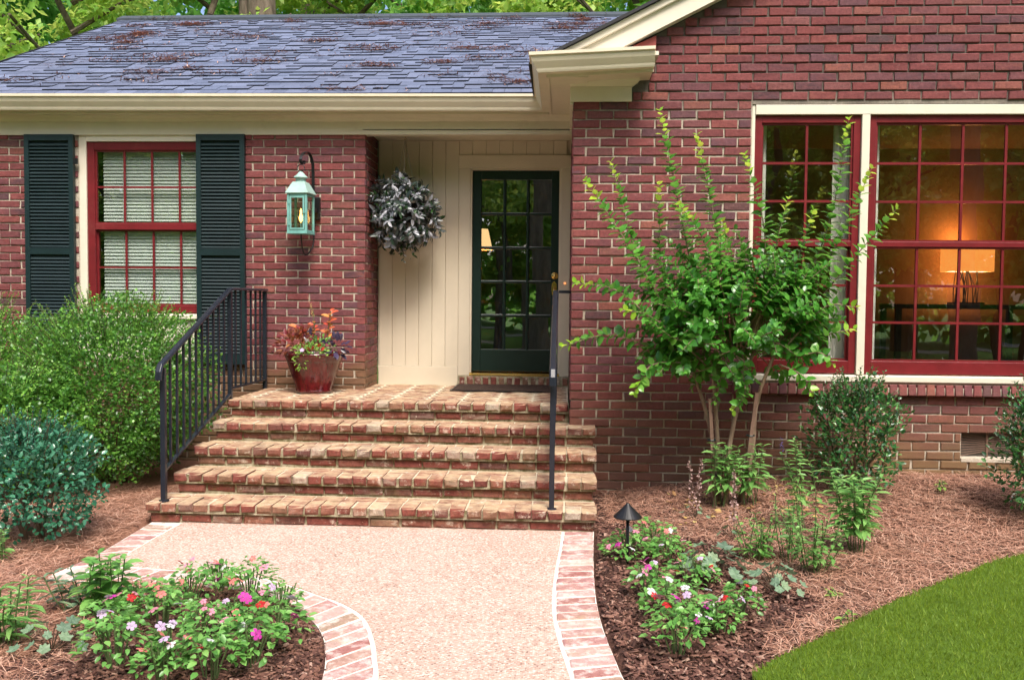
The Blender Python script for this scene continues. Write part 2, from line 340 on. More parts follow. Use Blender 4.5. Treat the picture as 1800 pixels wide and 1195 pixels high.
q = NT('myrtle_bark'); q.bump(q.noise(60, 5, .7, sc3=(1, 1, .2)), .5, .006); M['myrtle_bark'] = q.set(q.ramp(q.noise(30, 5, .7, sc3=(1, 1, .25)), [(.3, (.14, .085, .055)), (.7, (.32, .23, .16))]), .75, .3)
M['stake'] = paint('weathered_stake', (.20, .12, .085), .85, .3, 30, .3)
def petal(name, c): return leaf_mat(name, [(0., tuple(i*.8 for i in c)), (1., c)], .25, .55, .3, tcol=c)
PETALS = [petal('petal_white', (.80, .78, .80)), petal('petal_pink', (.78, .30, .42)), petal('petal_coral', (.78, .22, .20)), petal('petal_magenta', (.60, .05, .38)), petal('petal_red', (.55, .02, .025)), petal('petal_lilac', (.66, .48, .70))]
M['spike'] = petal('coral_bell_bloom', (.62, .42, .38)); M['bluebloom'] = petal('blue_bloom', (.16, .15, .55)); M['seed'] = petal('seed_spike', (.66, .52, .20))
# ground
q = NT('mulch'); M['mulch'] = None
c = q.ramp(q.noise(70, 5, .7), [(.3, (.035, .016, .012)), (.55, (.09, .042, .030)), (.8, (.16, .08, .058))]); q.bump(q.noise(60, 5, .7), .9, .02); M['mulch'] = q.set(c, .95, .2)
q = NT('chip'); M['chip'] = q.set(q.ramp(q.rand(), [(0., (.035, .016, .012)), (.35, (.085, .036, .027)), (.7, (.15, .070, .050)), (.92, (.24, .125, .09)), (1., (.34, .22, .17))]), .85, .3)
q = NT('straw_bed'); c = q.ramp(q.noise(55, 6, .75), [(.3, (.13, .060, .038)), (.6, (.30, .15, .098)), (.85, (.42, .235, .16))]); q.bump(q.noise(80, 5, .7), .9, .015); M['straw_bed'] = q.set(c, .95, .2)
q = NT('needle'); M['needle'] = q.set(q.ramp(q.rand(), [(0., (.17, .075, .048)), (.35, (.36, .175, .115)), (.7, (.50, .27, .185)), (1., (.62, .40, .30))]), .7, .3)
q = NT('lawn_soil'); M['lawn_soil'] = q.set(q.ramp(q.noise(30, 5, .7), [(.3, (.040, .075, .006)), (.7, (.085, .145, .012))]), .9, .2)
M['grass'] = leaf_mat('grass_blade', [(0., (.085, .155, .008)), (.5, (.135, .225, .012)), (.9, (.19, .28, .022)), (1., (.27, .32, .04))], .3, .55, .3)
q = NT('woodland_ground'); M['ground'] = q.set(q.ramp(q.noise(3, 7, .7), [(.3, (.045, .11, .018)), (.6, (.075, .16, .025)), (.8, (.11, .18, .04))]), .95, .2)
M['asphalt'] = paint('grey_drive', (.30, .29, .28), .9, .15, 10, .2)
M['fallen'] = leaf_mat('fallen_leaf', [(0., (.40, .26, .06)), (.5, (.50, .38, .16)), (1., (.30, .14, .06))], .1, .7)
M['stone'] = paint('grey_stone', (.35, .33, .30), .9, .3, 8, .4)
M['wire'] = paint('thin_wire', (.30, .27, .22), .4, .1)

# ------------------------------------------------------------------ shared numbers
YL, YD, YP, TD, RISE, PZ = 1.129, 1.679, .136, .308, .1364, .682     # left wall, entry wall, porch front, tread, rise, porch height
CO = .0677; BL = .2032
XP = -1.815                                                           # pier corner
def gz(x, y):
    """height of the planted ground"""
    x = np.asarray(x, float); y = np.asarray(y, float)
    s = lambda t: np.clip(t, 0, 1)**2*(3-2*np.clip(t, 0, 1))
    return .012+s((x-.15)/1.6)*.12*s((y+3.2)/3.0)+s((x-.15)/.5)*.05*s((y+1.2)/1.2)+s((x-1.2)/2)*.05*s((y+1.5)/1.5)

# ------------------------------------------------------------------ bricks
def brick_mesh(name, L, D, H, mat, k, ch=.004, jit=.0016):
    rng = random.Random(k*17+3); out = []
    j = lambda a: rng.uniform(-a, a)
    fr = [(-L/2+ch+j(jit), j(jit*.6), -H/2+ch+j(jit)), (L/2-ch+j(jit), j(jit*.6), -H/2+ch+j(jit)), (L/2-ch+j(jit), j(jit*.6), H/2-ch+j(jit)), (-L/2+ch+j(jit), j(jit*.6), H/2-ch+j(jit))]
    rim = [(-L/2+j(jit), ch, -H/2+j(jit)), (L/2+j(jit), ch, -H/2+j(jit)), (L/2+j(jit), ch, H/2+j(jit)), (-L/2+j(jit), ch, H/2+j(jit))]
    bk = [(x, D, z) for x, y, z in rim]
    b = MB().add(fr+rim+bk, [(0,1,2,3)]+[(4+i, 4+(i+1) % 4, (i+1) % 4, i) for i in range(4)]+[(8+i, 8+(i+1) % 4, 4+(i+1) % 4, 4+i) for i in range(4)])
    return b, b.mesh(name, mat, (0, 0, 0))
WB = [brick_mesh('brick', .194, .07, .058, M['brick'], k, random.uniform(.004, .0075), .0027) for k in range(12)]
def wall_bricks(parent, items, face, limit=300):
    """items: (u, z, length, offset); face(u, z, out)->world point and rotation; the largest in view become parts, the rest one mesh"""
    lst = []
    for (u, z, L) in items:
        P, rz = face(u, z)
        lst.append((0 if in_view(P) else 1, float(np.linalg.norm(np.array(P)-CAM)), u, z, L, P, rz))
    lst.sort(key=lambda t: (t[0], t[1])); rest = MB()
    for i, (o_, d_, u, z, L, P, rz) in enumerate(lst):
        k = random.randrange(len(WB)); sx = L/.194; py = random.uniform(-.005, .003); tilt = random.uniform(-.011, .011)
        n = np.array([math.sin(rz), -math.cos(rz), 0.]); P = np.array(P)-n*py
        if i < limit and o_ == 0: link('brick', WB[k][1], P, parent, (random.uniform(-.03, .03), tilt, rz), (sx, 1, random.uniform(.96, 1.03)))
        else:
            c, s = math.cos(rz), math.sin(rz)
            rest.add([(P[0]+c*x*sx-s*y, P[1]+s*x*sx+c*y, P[2]+zz+tilt*-x) for x, y, zz in WB[k][0].v], WB[k][0].f)
    if rest.v: tag(rest.build('brick_field', M['brick'], parent), kind='stuff')
def courses(u0, u1, z0, z1, zref, holes=(), start=0, left=None):
    """running bond between u0 and u1, joints at zref-i*CO; holes (u0,u1,z0,z1)"""
    out = []; i0 = int(math.ceil((zref-z1)/CO-.5)); i1 = int(math.floor((zref-z0)/CO+.02))
    for i in range(i0, i1+1):
        zc = zref-i*CO-CO/2
        if zc < z0 or zc > z1: continue
        lo = max(u0, left(zc)) if left else u0
        segs = [(lo, u1)]
        for a, b, c, d in holes:
            if c < zc < d: segs = [s_ for (p, r) in segs for s_ in ((p, min(r, a)), (max(p, b), r)) if s_[1]-s_[0] > .03]
        off = 0 if (i+start) % 2 == 0 else -BL/2
        for p, r in segs:
            k = math.floor((p-u0-off)/BL)
            while u0+off+k*BL < r:
                a = max(p, u0+off+k*BL); b = min(r, u0+off+(k+1)*BL); k += 1
                L = b-a-(.0095 if b < r-1e-6 else 0)
                if L > .028: out.append((a+L/2+random.uniform(-.002, .002), zc+random.uniform(-.0015, .0015), L-random.uniform(0, .005)))
    return out

house = empty('brick_house', (0, 0, 0), 'one storey red brick house with cream trim and dark shingled roof', 'house')
# --- gable wall of the wing (faces -y at y=0)
RK = lambda x: 3.157+.5*x                              # lower edge of the rake board
WX0, WX1, WZ0, WZ1 = 1.318, 4.63, .905, 2.945          # window opening of the wing
VX0, VX1, VZ0, VZ1 = 2.893, 3.30, .352, .538           # crawl vent
GXE = 7.2
g = MB(); MY = .010; TH = .13
def gp(poly): g.prism(poly, MY, TH, 'y')
top_ = 5.4
gp([(0.004, -.3), (WX0, -.3), (WX0, WZ0), (WX0, WZ1), (WX0, RK(WX0)), (.0+.004, RK(0.))])
gp([(WX0, WZ1), (WX1, WZ1), (WX1, RK(4.2)-.5*(WX1-4.2)), (4.2, RK(4.2)), (WX0, RK(WX0))])
gp([(WX1, -.3), (GXE, -.3), (GXE, RK(4.2)-.5*(GXE-4.2)), (WX1, RK(4.2)-.5*(WX1-4.2))])
gp([(WX0, -.3), (VX0, -.3), (VX0, WZ0), (WX0, WZ0)]); gp([(VX1, -.3), (WX1, -.3), (WX1, WZ0), (VX1, WZ0)])
gp([(VX0, VZ1), (VX1, VZ1), (VX1, WZ0), (VX0, WZ0)]); gp([(VX0, -.3), (VX1, -.3), (VX1, VZ0), (VX0, VZ0)])
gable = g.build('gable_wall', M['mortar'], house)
ZR = 2.903
SILL_T = .862
items = courses(.001, GXE, -.1, 5.0, ZR, holes=[(WX0-.006, WX1+.006, .80, WZ1+.006), (VX0-.004, VX1+.004, VZ0-.004, VZ1+.004), (-.1, .44, 2.955, 3.30), (-.5, .56, 3.02, 3.60)], start=1,
                left=lambda z: max(0, (z+.02-3.157)/.5))
items = [(u, z, L) for u, z, L in items if z < RK(4.2)-.5*abs(u+L/2-4.2)-.03 and not (u > 5.3)]
wall_bricks(gable, items, lambda u, z: ((u, 0., z), 0.), 300)
# return wall of the wing (faces -x at x=0), almost edge on
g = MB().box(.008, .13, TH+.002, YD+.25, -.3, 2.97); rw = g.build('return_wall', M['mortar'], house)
wall_bricks(rw, courses(.004, YD-.01, .55, 2.93, ZR, start=0), lambda u, z: ((.0, u, z), -math.pi/2), 0)
# --- recessed front wall (faces -y at y=YL) with the pier return
LWX0, LWX1, LWZ0, LWZ1 = -4.415, -3.09, 1.285, 2.925
LX0 = -7.3
g = MB(); y0, y1 = YL+MY, YL+.13
g.box(LX0, LWX0, y0, y1, -.3, 3.10); g.box(LWX1, XP-.004, y0, y1, -.3, 3.10); g.box(LWX0, LWX1, y0, y1, -.3, .9); g.box(LWX0, LWX1, y0, y1, LWZ1, 3.10)
g.box(XP-.13, XP-MY, y1+.001, YD+.05, -.3, 3.10)
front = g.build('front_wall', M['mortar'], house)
ZL = 2.815
it = courses(0, XP*-1+LX0*-1*0+5.485, .0, 3.0, ZL, holes=[(-XP*-1*0+(XP-LWX1)+.0-.006, (XP-LWX0)+.006, .9, 3.2)], start=0)
wall_bricks(front, [(XP-u, z, L) for u, z, L in it], lambda u, z: ((u, YL, z), 0.), 300)
it = courses(.0, YD-YL-.01, .66, 3.0, ZL, start=1)
wall_bricks(front, [(YL+u, z, L) for u, z, L in it], lambda u, z: ((XP, u, z), math.pi/2), 60)

# ------------------------------------------------------------------ windows
def window(name, x0, x1, z0, z1, yf, cols, glass, fw=.045, rows=(2, 2), meet=None, mt=.016, bottom=.062, mrail=.055, label=None, stag=.03, xmun=None):
    """red frame x0..x1, z0..z1 with two sashes; frame mesh with pane, muntin and rail children"""
    f = MB(); d = .05
    f.box(x0, x0+fw, yf, yf+d, z0, z1); f.box(x1-fw, x1, yf, yf+d, z0, z1); f.box(x0+fw, x1-fw, yf+.001, yf+d, z1-fw*1.05, z1); f.box(x0+fw, x1-fw, yf+.001, yf+d, z0, z0+bottom)
    o = f.build(name, M['red'], house, bevel=.003)
    if label: o['label'] = label
    gx0, gx1 = x0+fw, x1-fw; zt = z1-fw*1.05; zb = z0+bottom
    m0, m1 = meet
    MB().box(gx0, gx1, yf+.004, yf+.05, m0, m1).build('meeting_rail', M['red'], o, bevel=.002)
    for (a, b, ya, nr) in ((m1, zt, yf+.022, rows[0]), (zb, m0, yf+.022+stag, rows[1])):
        r = .014
        s = MB(); s.box(gx0, gx0+r, ya-.008, ya+.018, a, b); s.box(gx1-r, gx1, ya-.008, ya+.018, a, b); s.box(gx0+r, gx1-r, ya-.008, ya+.018, b-r, b); s.box(gx0+r, gx1-r, ya-.008, ya+.018, a, a+r)
        s.build('sash', M['red'], o)
        X0, X1, Z0, Z1 = gx0+r, gx1-r, a+r, b-r
        xs = [X0+(X1-X0)*i/cols for i in range(cols+1)]; zs = [Z0+(Z1-Z0)*i/nr for i in range(nr+1)]
        for x in xs[1:-1]: MB().box(x-mt/2, x+mt/2, ya-.004, ya+.014, Z0, Z1).build('muntin', M['red'], o)
        for z in zs[1:-1]: MB().box(X0, X1, ya-.003, ya+.013, z-mt/2, z+mt/2).build('muntin', M['red'], o)
        for i in range(cols):
            for j in range(nr):
                b_ = MB().box(xs[i]+(mt/2 if i else 0), xs[i+1]-(mt/2 if i < cols-1 else 0), ya+.004, ya+.0045, zs[j]+(mt/2 if j else 0), zs[j+1]-(mt/2 if j < nr-1 else 0))
                # a single sheet, each pane a hair out of true as old glass is
                P = b_.v[:2]+[b_.v[5], b_.v[4]]; a1 = random.uniform(-.0016, .0016); a2 = random.uniform(-.0016, .0016)
                P = [(x, y+a1*(k in (1, 2))+a2*(k > 1), z) for k, (x, y, z) in enumerate(P)]
                MB().add(P, [(0, 1, 2, 3)]).build('pane', glass, o)
    return o
# wing: two sashed windows either side of a picture window
YW = .035
window('sash_window', 1.345, 2.118, .962, 2.868, YW, 2, M['glass'], rows=(3, 3), meet=(1.905, 1.945), fw=.052, bottom=.095, mt=.018)
window('picture_window', 2.178, 3.545, .962, 2.868, YW, 4, M['glass'], rows=(3, 3), meet=(1.905, 1.942), fw=.052, bottom=.095, mt=.018, stag=.0)
window('sash_window', 3.605, 4.60, .962, 2.868, YW, 2, M['glass'], rows=(3, 3), meet=(1.905, 1.945), fw=.052, bottom=.095, mt=.018)
t = MB(); t.box(WX0+.002, 1.344, .018, .12, WZ0+.05, WZ1-.002); t.box(2.119, 2.177, .012, .12, WZ0+.052, 2.87); t.box(3.546, 3.604, .012, .12, WZ0+.052, 2.87); t.box(4.601, WX1-.002, .018, .12, WZ0+.05, WZ1-.002)
t.box(1.346, 4.60, .010, .12, 2.870, WZ1-.004); t.build('window_casing', M['trim'], house, bevel=.003)
MB().prism([(-.012, .905), (.11, .915), (.11, .96), (-.012, .948)], WX0+.003, WX1-.003, 'x').build('window_sill', M['trim'], house, bevel=.004)
# rowlock brick sill, sloped
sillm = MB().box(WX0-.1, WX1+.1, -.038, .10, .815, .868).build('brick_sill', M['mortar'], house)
SB = [brick_mesh('brick', .0575, .16, .083, M['brick'], 40+k, .005, .002)[1] for k in range(4)]
n = int((WX1-WX0+.24)/.067)
for i in range(n):
    link('brick', random.choice(SB), (WX0-.11+.067*i+.03, -.048+random.uniform(-.003, .003), .852), sillm, (-.20+random.uniform(-.015, .015), 0, random.uniform(-.01, .01)))
# crawl vent
v = MB().box(VX0, VX1, .07, .10, VZ0, VZ1).build('crawl_vent', M['room_dark'], house)
for i in range(9):
    zc_ = (VZ0+VZ1)/2; zo = zc_+(i-4)*.0215; zi = zc_+(i-4)*.012
    for a, b, za, zb2 in ((VX0+.002, (VX0+VX1)/2-.006, zo, zi), ((VX0+VX1)/2+.006, VX1-.002, zi, zo)):
        MB().bar((a, .05, za), (b, .05, zb2), .005, .004, up=(0, 1, 0)).build('grille_wire', M['stake'], v)
MB().box((VX0+VX1)/2-.006, (VX0+VX1)/2+.006, .04, .05, VZ0+.001, VZ1-.001).build('grille_post', M['stake'], v)
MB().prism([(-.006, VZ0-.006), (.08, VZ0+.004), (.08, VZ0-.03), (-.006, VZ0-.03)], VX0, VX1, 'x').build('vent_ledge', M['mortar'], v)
# left window
window('double_hung_window', -4.345, -3.17, 1.343, 2.866, YL+.02, 4, M['glass'], rows=(2, 2), meet=(2.085, 2.137), fw=.068, bottom=.066, mt=.017, stag=.02)
t = MB(); t.box(LWX0+.002, -4.346, YL+.006, YL+.12, 1.345, LWZ1-.002); t.box(-3.169, LWX1-.002, YL+.006, YL+.12, 1.345, LWZ1-.002); t.box(-4.345, -3.17, YL+.004, YL+.12, 2.868, LWZ1-.002)
t.build('window_casing', M['trim'], house, bevel=.003)
MB().prism([(YL-.03, 1.290), (YL+.11, 1.292), (YL+.11, 1.342), (YL-.03, 1.328)], LWX0-.01, LWX1+.01, 'x').build('window_sill', M['trim'], house, bevel=.004)
MB().box(LWX0+.003, LWX1-.003, YL+.012, YL+.1, .905, 1.288).build('apron_panel', M['trim'], house)
# blind
bl = empty('window_blind', (-3.75, YL+.105, 1.40), 'white slatted blind hanging inside the window between the green shutters', 'blind')
s = MB()
nb = 46
for i in range(nb):
    z = 1.41+i*(2.80-1.41)/(nb-1); s.prism([(YL+.096, z-.015), (YL+.098, z-.0165), (YL+.116, z+.015), (YL+.114, z+.0165)], -4.235, -3.20, 'x')
s.build('slats', M['blind'], bl)['kind'] = 'stuff'
MB().box(-4.24, -3.195, YL+.092, YL+.120, 2.806, 2.845).build('head_rail', M['blind'], bl)
for x in (-4.05, -3.72, -3.38): MB().box(x-.0015, x+.0015, YL+.094, YL+.096, 1.40, 2.806).build('ladder_cord', M['blind'], bl)
# shutters
def shutter(x0, x1, z0, z1, ref):
    f = MB(); y0, y1 = YL-.052, YL-.014; st = .043
    zm = z0+(z1-z0)*.49
    f.box(x0, x0+st, y0, y1, z0, z1); f.box(x1-st, x1, y0, y1, z0, z1)
    for a, b in ((z0, z0+.09), (zm-.03, zm+.03), (z1-.055, z1)): f.box(x0+st, x1-st, y0+.001, y1, a, b)
    f.box(x0+st, x1-st, y1-.004, y1-.001, z0+.09, z1-.055)
    o = f.build('shutter', M['green'], house, bevel=.003); p = .0305
    L = x1-x0-2*st
    for a, b in ((z0+.09, zm-.03), (zm+.03, z1-.055)):
        k = int((b-a-.01)/p)
        for i in range(k):
            z = a+.012+(b-a-.02)*(i+.25)/k
            if ref.get('m') is None:
                ref['m'] = MB().prism([(-.010, -.012), (-.005, -.015), (.014, .012), (.009, .015)], -L/2, L/2, 'x').mesh('louver', M['green'], (0, 0, 0)); ref['L'] = L
            link('louver', ref['m'], ((x0+x1)/2, (y0+y1)/2-.002, z), o, (random.uniform(-.06, .06), 0, 0), ((L-.001)/ref['L'], 1, 1))
    return o
ref = {}
shutter(-4.888, -4.437, .89, 2.922, ref); shutter(-3.318, -2.882, .89, 2.922, ref)
MB().box(-4.437, -4.398, YL-.05, YL-.03, 2.66, 2.71).build('shutter_hinge', M['black'], house)

# ------------------------------------------------------------------ entry: plank wall and door
g = MB().box(XP-.1, .2, YD+.028, YD+.09, .5, 3.0)
DX0, DX1, DZ0, DZ1 = -.935, -.097, .798, 2.704
g = MB(); g.box(XP+.0, DX0-.02, YD+.028, YD+.09, .55, 3.0); g.box(DX1+.02, .02, YD+.028, YD+.09, .55, 3.0); g.box(DX0-.02, DX1+.02, YD+.028, YD+.09, DZ1+.02, 3.0)
entry = g.build('entry_wall', M['cream_wall'], house)
pw = .1257; x = -1.8005
xs = [x+i*pw for i in range(15)]
for i in range(14):
    a, b = xs[i]+.0008, xs[i+1]-.0008
    z0 = .855
    if a > -1.05: z0 = 2.832
    if a > -.005: continue
    b = min(b, -.004)
    MB().prism([(a, YD+.027), (a, YD+.0035), (a+.0035, YD+.0), (b-.0035, YD+.0), (b, YD+.0035), (b, YD+.027)], z0, 2.965, 'z').build('plank', M['cream_wall'], entry)
MB().box(XP+.012, -1.048, YD-.012, YD+.026, .676, .853).build('kick_board', M['cream_wall'], entry, bevel=.003)
for nm, bx in (('casing_board', (-1.046, DX0-.004, YD-.014, YD+.027, .772, DZ1+.004)), ('casing_board', (DX1+.004, -.004, YD-.014, YD+.027, .772, DZ1+.004)), ('casing_board', (-1.047, -.003, YD-.016, YD+.027, DZ1+.005, 2.83))):
    MB().box(*bx).build(nm, M['cream_wall'], entry, bevel=.003)
j = MB(); j.box(DX0-.004, DX0+.012, YD+.0, YD+.10, DZ0, DZ1+.004); j.box(DX1-.012, DX1+.004, YD, YD+.10, DZ0, DZ1+.004); j.box(DX0+.012, DX1-.012, YD, YD+.10, DZ1-.011, DZ1+.004); j.build('door_jamb', M['cream_wall'], entry)
# door leaf with fifteen lights
yd = YD+.035
gx = [-.839, -.181]; gzz = [1.018, 2.609]; lw = .030
f = MB(); f.box(DX0+.014, gx[0], yd, yd+.045, DZ0+.012, DZ1-.013); f.box(gx[1], DX1-.014, yd, yd+.045, DZ0+.012, DZ1-.013)
f.box(gx[0], gx[1], yd+.0005, yd+.0445, gzz[1], DZ1-.013); f.box(gx[0], gx[1], yd+.0005, yd+.0445, DZ0+.012, gzz[0])
door = f.build('door', M['door_green'], house, bevel=.003)
for i in (1, 2):
    x = gx[0]+(gx[1]-gx[0])*i/3; MB().prism([(x-lw/2, yd+.03), (x-.006, yd+.008), (x+.006, yd+.008), (x+lw/2, yd+.03), (x+lw/2, yd+.04), (x-lw/2, yd+.04)], gzz[0], gzz[1], 'z').build('muntin', M['door_green'], door)
for i in range(1, 5):
    z = gzz[0]+(gzz[1]-gzz[0])*i/5; MB().prism([(yd+.03, z-lw/2), (yd+.010, z-.006), (yd+.010, z+.006), (yd+.03, z+lw/2), (yd+.041, z+lw/2), (yd+.041, z-lw/2)], gx[0], gx[1], 'x').build('muntin', M['door_green'], door)
for i in range(3):
    for k in range(5):
        a = gx[0]+(gx[1]-gx[0])*i/3+(lw/2 if i else 0); b = gx[0]+(gx[1]-gx[0])*(i+1)/3-(lw/2 if i < 2 else 0)
        c0 = gzz[0]+(gzz[1]-gzz[0])*k/5+(lw/2 if k else 0); c1 = gzz[0]+(gzz[1]-gzz[0])*(k+1)/5-(lw/2 if k < 4 else 0)
        e1 = random.uniform(-.002, .002); e2 = random.uniform(-.002, .002)
        MB().add([(a, yd+.034, c0), (b, yd+.034+e1, c0), (b, yd+.034+e1+e2, c1), (a, yd+.034+e2, c1)], [(0, 1, 2, 3)]).build('pane', M['glass_door'], door)
def rnd_part(name, c, prof, mat, parent, n=20):
    """lathe about an axis pointing to -y"""
    b = MB(); b.lathe(prof, (0, 0, 0), n); b.v = [(c[0]+x, c[1]-z, c[2]+y) for x, y, z in b.v]; b.f = [q[::-1] for q in b.f]
    return b.build(name, mat, parent, smooth=True)
db = at(975, 485, y=yd); kh = at(974, 508, y=yd)
rnd_part('deadbolt', (db[0], yd, db[2]), [(.034, 0), (.034, .006), (.028, .012), (.020, .013), (.018, .024), (.0, .026)], M['brass'], door)
b = MB(); b.prism([(kh[0]-.022, kh[2]+.05), (kh[0], kh[2]+.075), (kh[0]+.022, kh[2]+.05), (kh[0]+.026, kh[2]), (kh[0]+.018, kh[2]-.06), (kh[0], kh[2]-.075), (kh[0]-.018, kh[2]-.06), (kh[0]-.026, kh[2])][::-1], yd-.008, yd-.001, 'y')
hp = b.build('handle', M['brass'], door)
b = MB(); b.tube([(kh[0], yd-.006, kh[2]+.02), (kh[0], yd-.05, kh[2]+.015), (kh[0], yd-.055, kh[2]-.08), (kh[0], yd-.045, kh[2]-.14), (kh[0], yd-.006, kh[2]-.15)], .009, 10)
b.build('handle_grip', M['brass'], door, smooth=True)
MB().prism([(YD-.02, .772), (YD+.1, .772), (YD+.1, .797), (YD+.0, .794), (YD-.02, .78)], DX0-.003, DX1+.003, 'x').build('threshold', M['brass'], house)
rowm = MB().box(-1.043, -.004, YD-.03, YD+.027, .60, .768).build('threshold_base', M['step_mortar'], house)
RB = [brick_mesh('brick', .060, .05, .078, M['step_brick'], 60+k, .010, .004)[1] for k in range(4)]
for i in range(14):
    link('brick', random.choice(RB), (-1.005+i*.0745, YD-.036+random.uniform(-.004, .002), .724), rowm, (0, random.uniform(-.05, .05), 0))
doorbell = rnd_part('door_bell', (at(993, 498, y=YD-.014)[0], YD-.0145, at(993, 498, y=YD-.014)[2]), [(.011, 0), (.011, .006), (.007, .010), (0, .011)], emis('bell_glow', (1., .35, .12), .6), house, 14)

# ------------------------------------------------------------------ eaves, frieze, gutter
def sweep(path, prof, name, mat, parent, closed=True, bevel=0):
    """prof (out, z), out to the right hand of travel; path (x, y, z)"""
    P = [np.array(p, float) for p in path]; vs_ = []; k = len(prof)
    for i, p in enumerate(P):
        d0 = (P[i]-P[i-1])[:2] if i else (P[1]-P[0])[:2]; d1 = (P[i+1]-P[i])[:2] if i < len(P)-1 else d0
        n0 = np.array([d0[1], -d0[0]])/np.linalg.norm(d0); n1 = np.array([d1[1], -d1[0]])/np.linalg.norm(d1)
        m = (n0+n1)/(1+n0@n1)
        vs_ += [(p[0]+m[0]*o, p[1]+m[1]*o, p[2]+z) for o, z in prof]
    fs = [(i*k+j, (i+1)*k+j, (i+1)*k+(j+1) % k, i*k+(j+1) % k) for i in range(len(P)-1) for j in range(k if closed else k-1)]
    fs += [tuple(range(k)), tuple((len(P)-1)*k+j for j in range(k))[::-1]]
    return MB().add(vs_, fs).build(name, mat, parent, bevel=bevel)
GZ = 3.222
gpath = [(-7.4, .97, GZ+.02), (-.198, .97, GZ-.008), (-.198, -.28, GZ+.006), (.565, -.28, GZ+.044)]
gprof = [(0, -.13), (.060, -.13), (.066, -.118), (.070, -.104), (.083, -.085), (.098, -.062), (.106, -.040), (.106, -.026), (.122, -.022), (.122, 0), (.108, 0), (.108, -.012), (.0, -.012)]
sweep(gpath, gprof, 'gutter', M['cream'], house)
sweep([(p[0], p[1], p[2]-.145) for p in gpath], [(-.9, 0), (.012, 0), (.012, .012), (-.9, .012)], 'soffit_edge', M['cream'], house) if False else None
# fascia behind the gutter
sweep([(p[0], p[1]+0, p[2]) for p in gpath], [(-.02, -.15), (-.001, -.15), (-.001, .0), (-.02, .0)], 'fascia_board', M['cream'], house)
so = MB(); so.box(-7.4, -.178, .968, 1.30, 3.083, 3.092); so.box(-.20, .10, -.262, 1.2, 3.084, 3.094); so.add([(-.196, -.275, 3.084), (.56, -.275, 3.122), (.56, .004, 3.122), (-.196, .004, 3.084), (-.196, -.275, 3.096), (.56, -.275, 3.134), (.56, .004, 3.134), (-.196, .004, 3.096)], [(0,3,2,1),(4,5,6,7),(0,1,5,4),(1,2,6,5),(2,3,7,6),(3,0,4,7)])
so.build('soffit', M['cream'], house)
fpath = [(-7.4, 1.112, 0), (-.001, 1.112, 0)]
sweep(fpath, [(-.10, 2.922), (0, 2.922), (0, 3.034), (.016, 3.04), (.030, 3.062), (.055, 3.075), (.06, 3.082), (-.10, 3.082)], 'frieze_board', M['cream'], house, bevel=0)
MB().box(-.0005, .012, .0, 1.10, 2.93, 3.084).build('side_frieze', M['cream'], house) if False else None
# side frieze of the wing above the return
MB().box(-.022, -.002, -.002, 1.09, 2.945, 3.083).build('side_frieze', M['cream'], house)
fz = MB(); fz.box(-.024, .430, -.024, -.004, 2.962, 3.07)
fz.build('return_frieze', M['cream'], house, bevel=.002)
sweep([(-.024, 1.0, 3.07), (-.024, -.024, 3.07), (.430, -.024, 3.07), (.430, .01, 3.07)][1:], [(0, 0), (.004, 0), (.02, .012), (.045, .03), (.055, .045), (.055, .058), (0, .058)], 'bed_mould', M['cream'], house)
# porch ceiling
MB().box(XP-.02, .0, 1.215, YD+.02, 2.968, 2.98).build('porch_ceiling', M['cream'], house)
MB().box(XP-.02, -.003, 1.112, 1.214, 2.958, 2.966).build('ceiling_edge', M['cream'], house)
# rake board of the gable
def rake(lo, hi, y0, y1, name, mat, x0=-.30, x1=4.2):
    return MB().prism([(x0, lo(x0)), (x1, lo(x1)), (x1, hi(x1)), (x0, hi(x0))], y0, y1, 'y').build(name, mat, house)
UP = lambda x: 3.363+.5*x
MB().prism([(-.28, 3.136), (-.03, 3.144), (4.2, RK(4.2)), (4.2, RK(4.2)+.135), (-.28, RK(-.28)+.135)], -.105, -.004, 'y').build('rake_board', M['trim'], house)
MB().prism([(-.28, RK(-.28)+.137), (4.2, RK(4.2)+.137), (4.2, UP(4.2)-.012), (-.28, UP(-.28)-.012)], -.135, -.004, 'y').build('rake_mould', M['trim'], house, bevel=.006)
MB().prism([(8.7, RK(-.28)), (4.2, RK(4.2)), (4.2, UP(4.2)-.012), (8.7, UP(-.28)-.012)][::-1], -.135, -.004, 'y').build('rake_board', M['trim'], house)
MB().prism([(.355, 3.27), (.60, 3.27), (.60, 3.43), (.36, 3.325)], -.055, -.006, 'y').build('gable_return_cap', M['red_dull'], house)
MB().box(.10, .60, -.27, -.006, 3.235, 3.262).build('return_flashing', M['trim'], house)
# wing roof
r = MB()
for sx in (1, -1):
    f_ = lambda x: 4.2+(x-4.2)*sx
    r.add([(f_(-.33), -.165, UP(-.33)-.01), (f_(4.2), -.165, UP(4.2)-.01), (f_(4.2), 9, UP(4.2)-.01), (f_(-.33), 9, UP(-.33)-.01),
           (f_(-.33), -.165, UP(-.33)+.014), (f_(4.2), -.165, UP(4.2)+.014), (f_(4.2), 9, UP(4.2)+.014), (f_(-.33), 9, UP(-.33)+.014)],
          [(0,3,2,1),(4,5,6,7),(0,1,5,4),(1,2,6,5),(2,3,7,6),(3,0,4,7)])
r.build('wing_roof', M['roof_edge'], house)
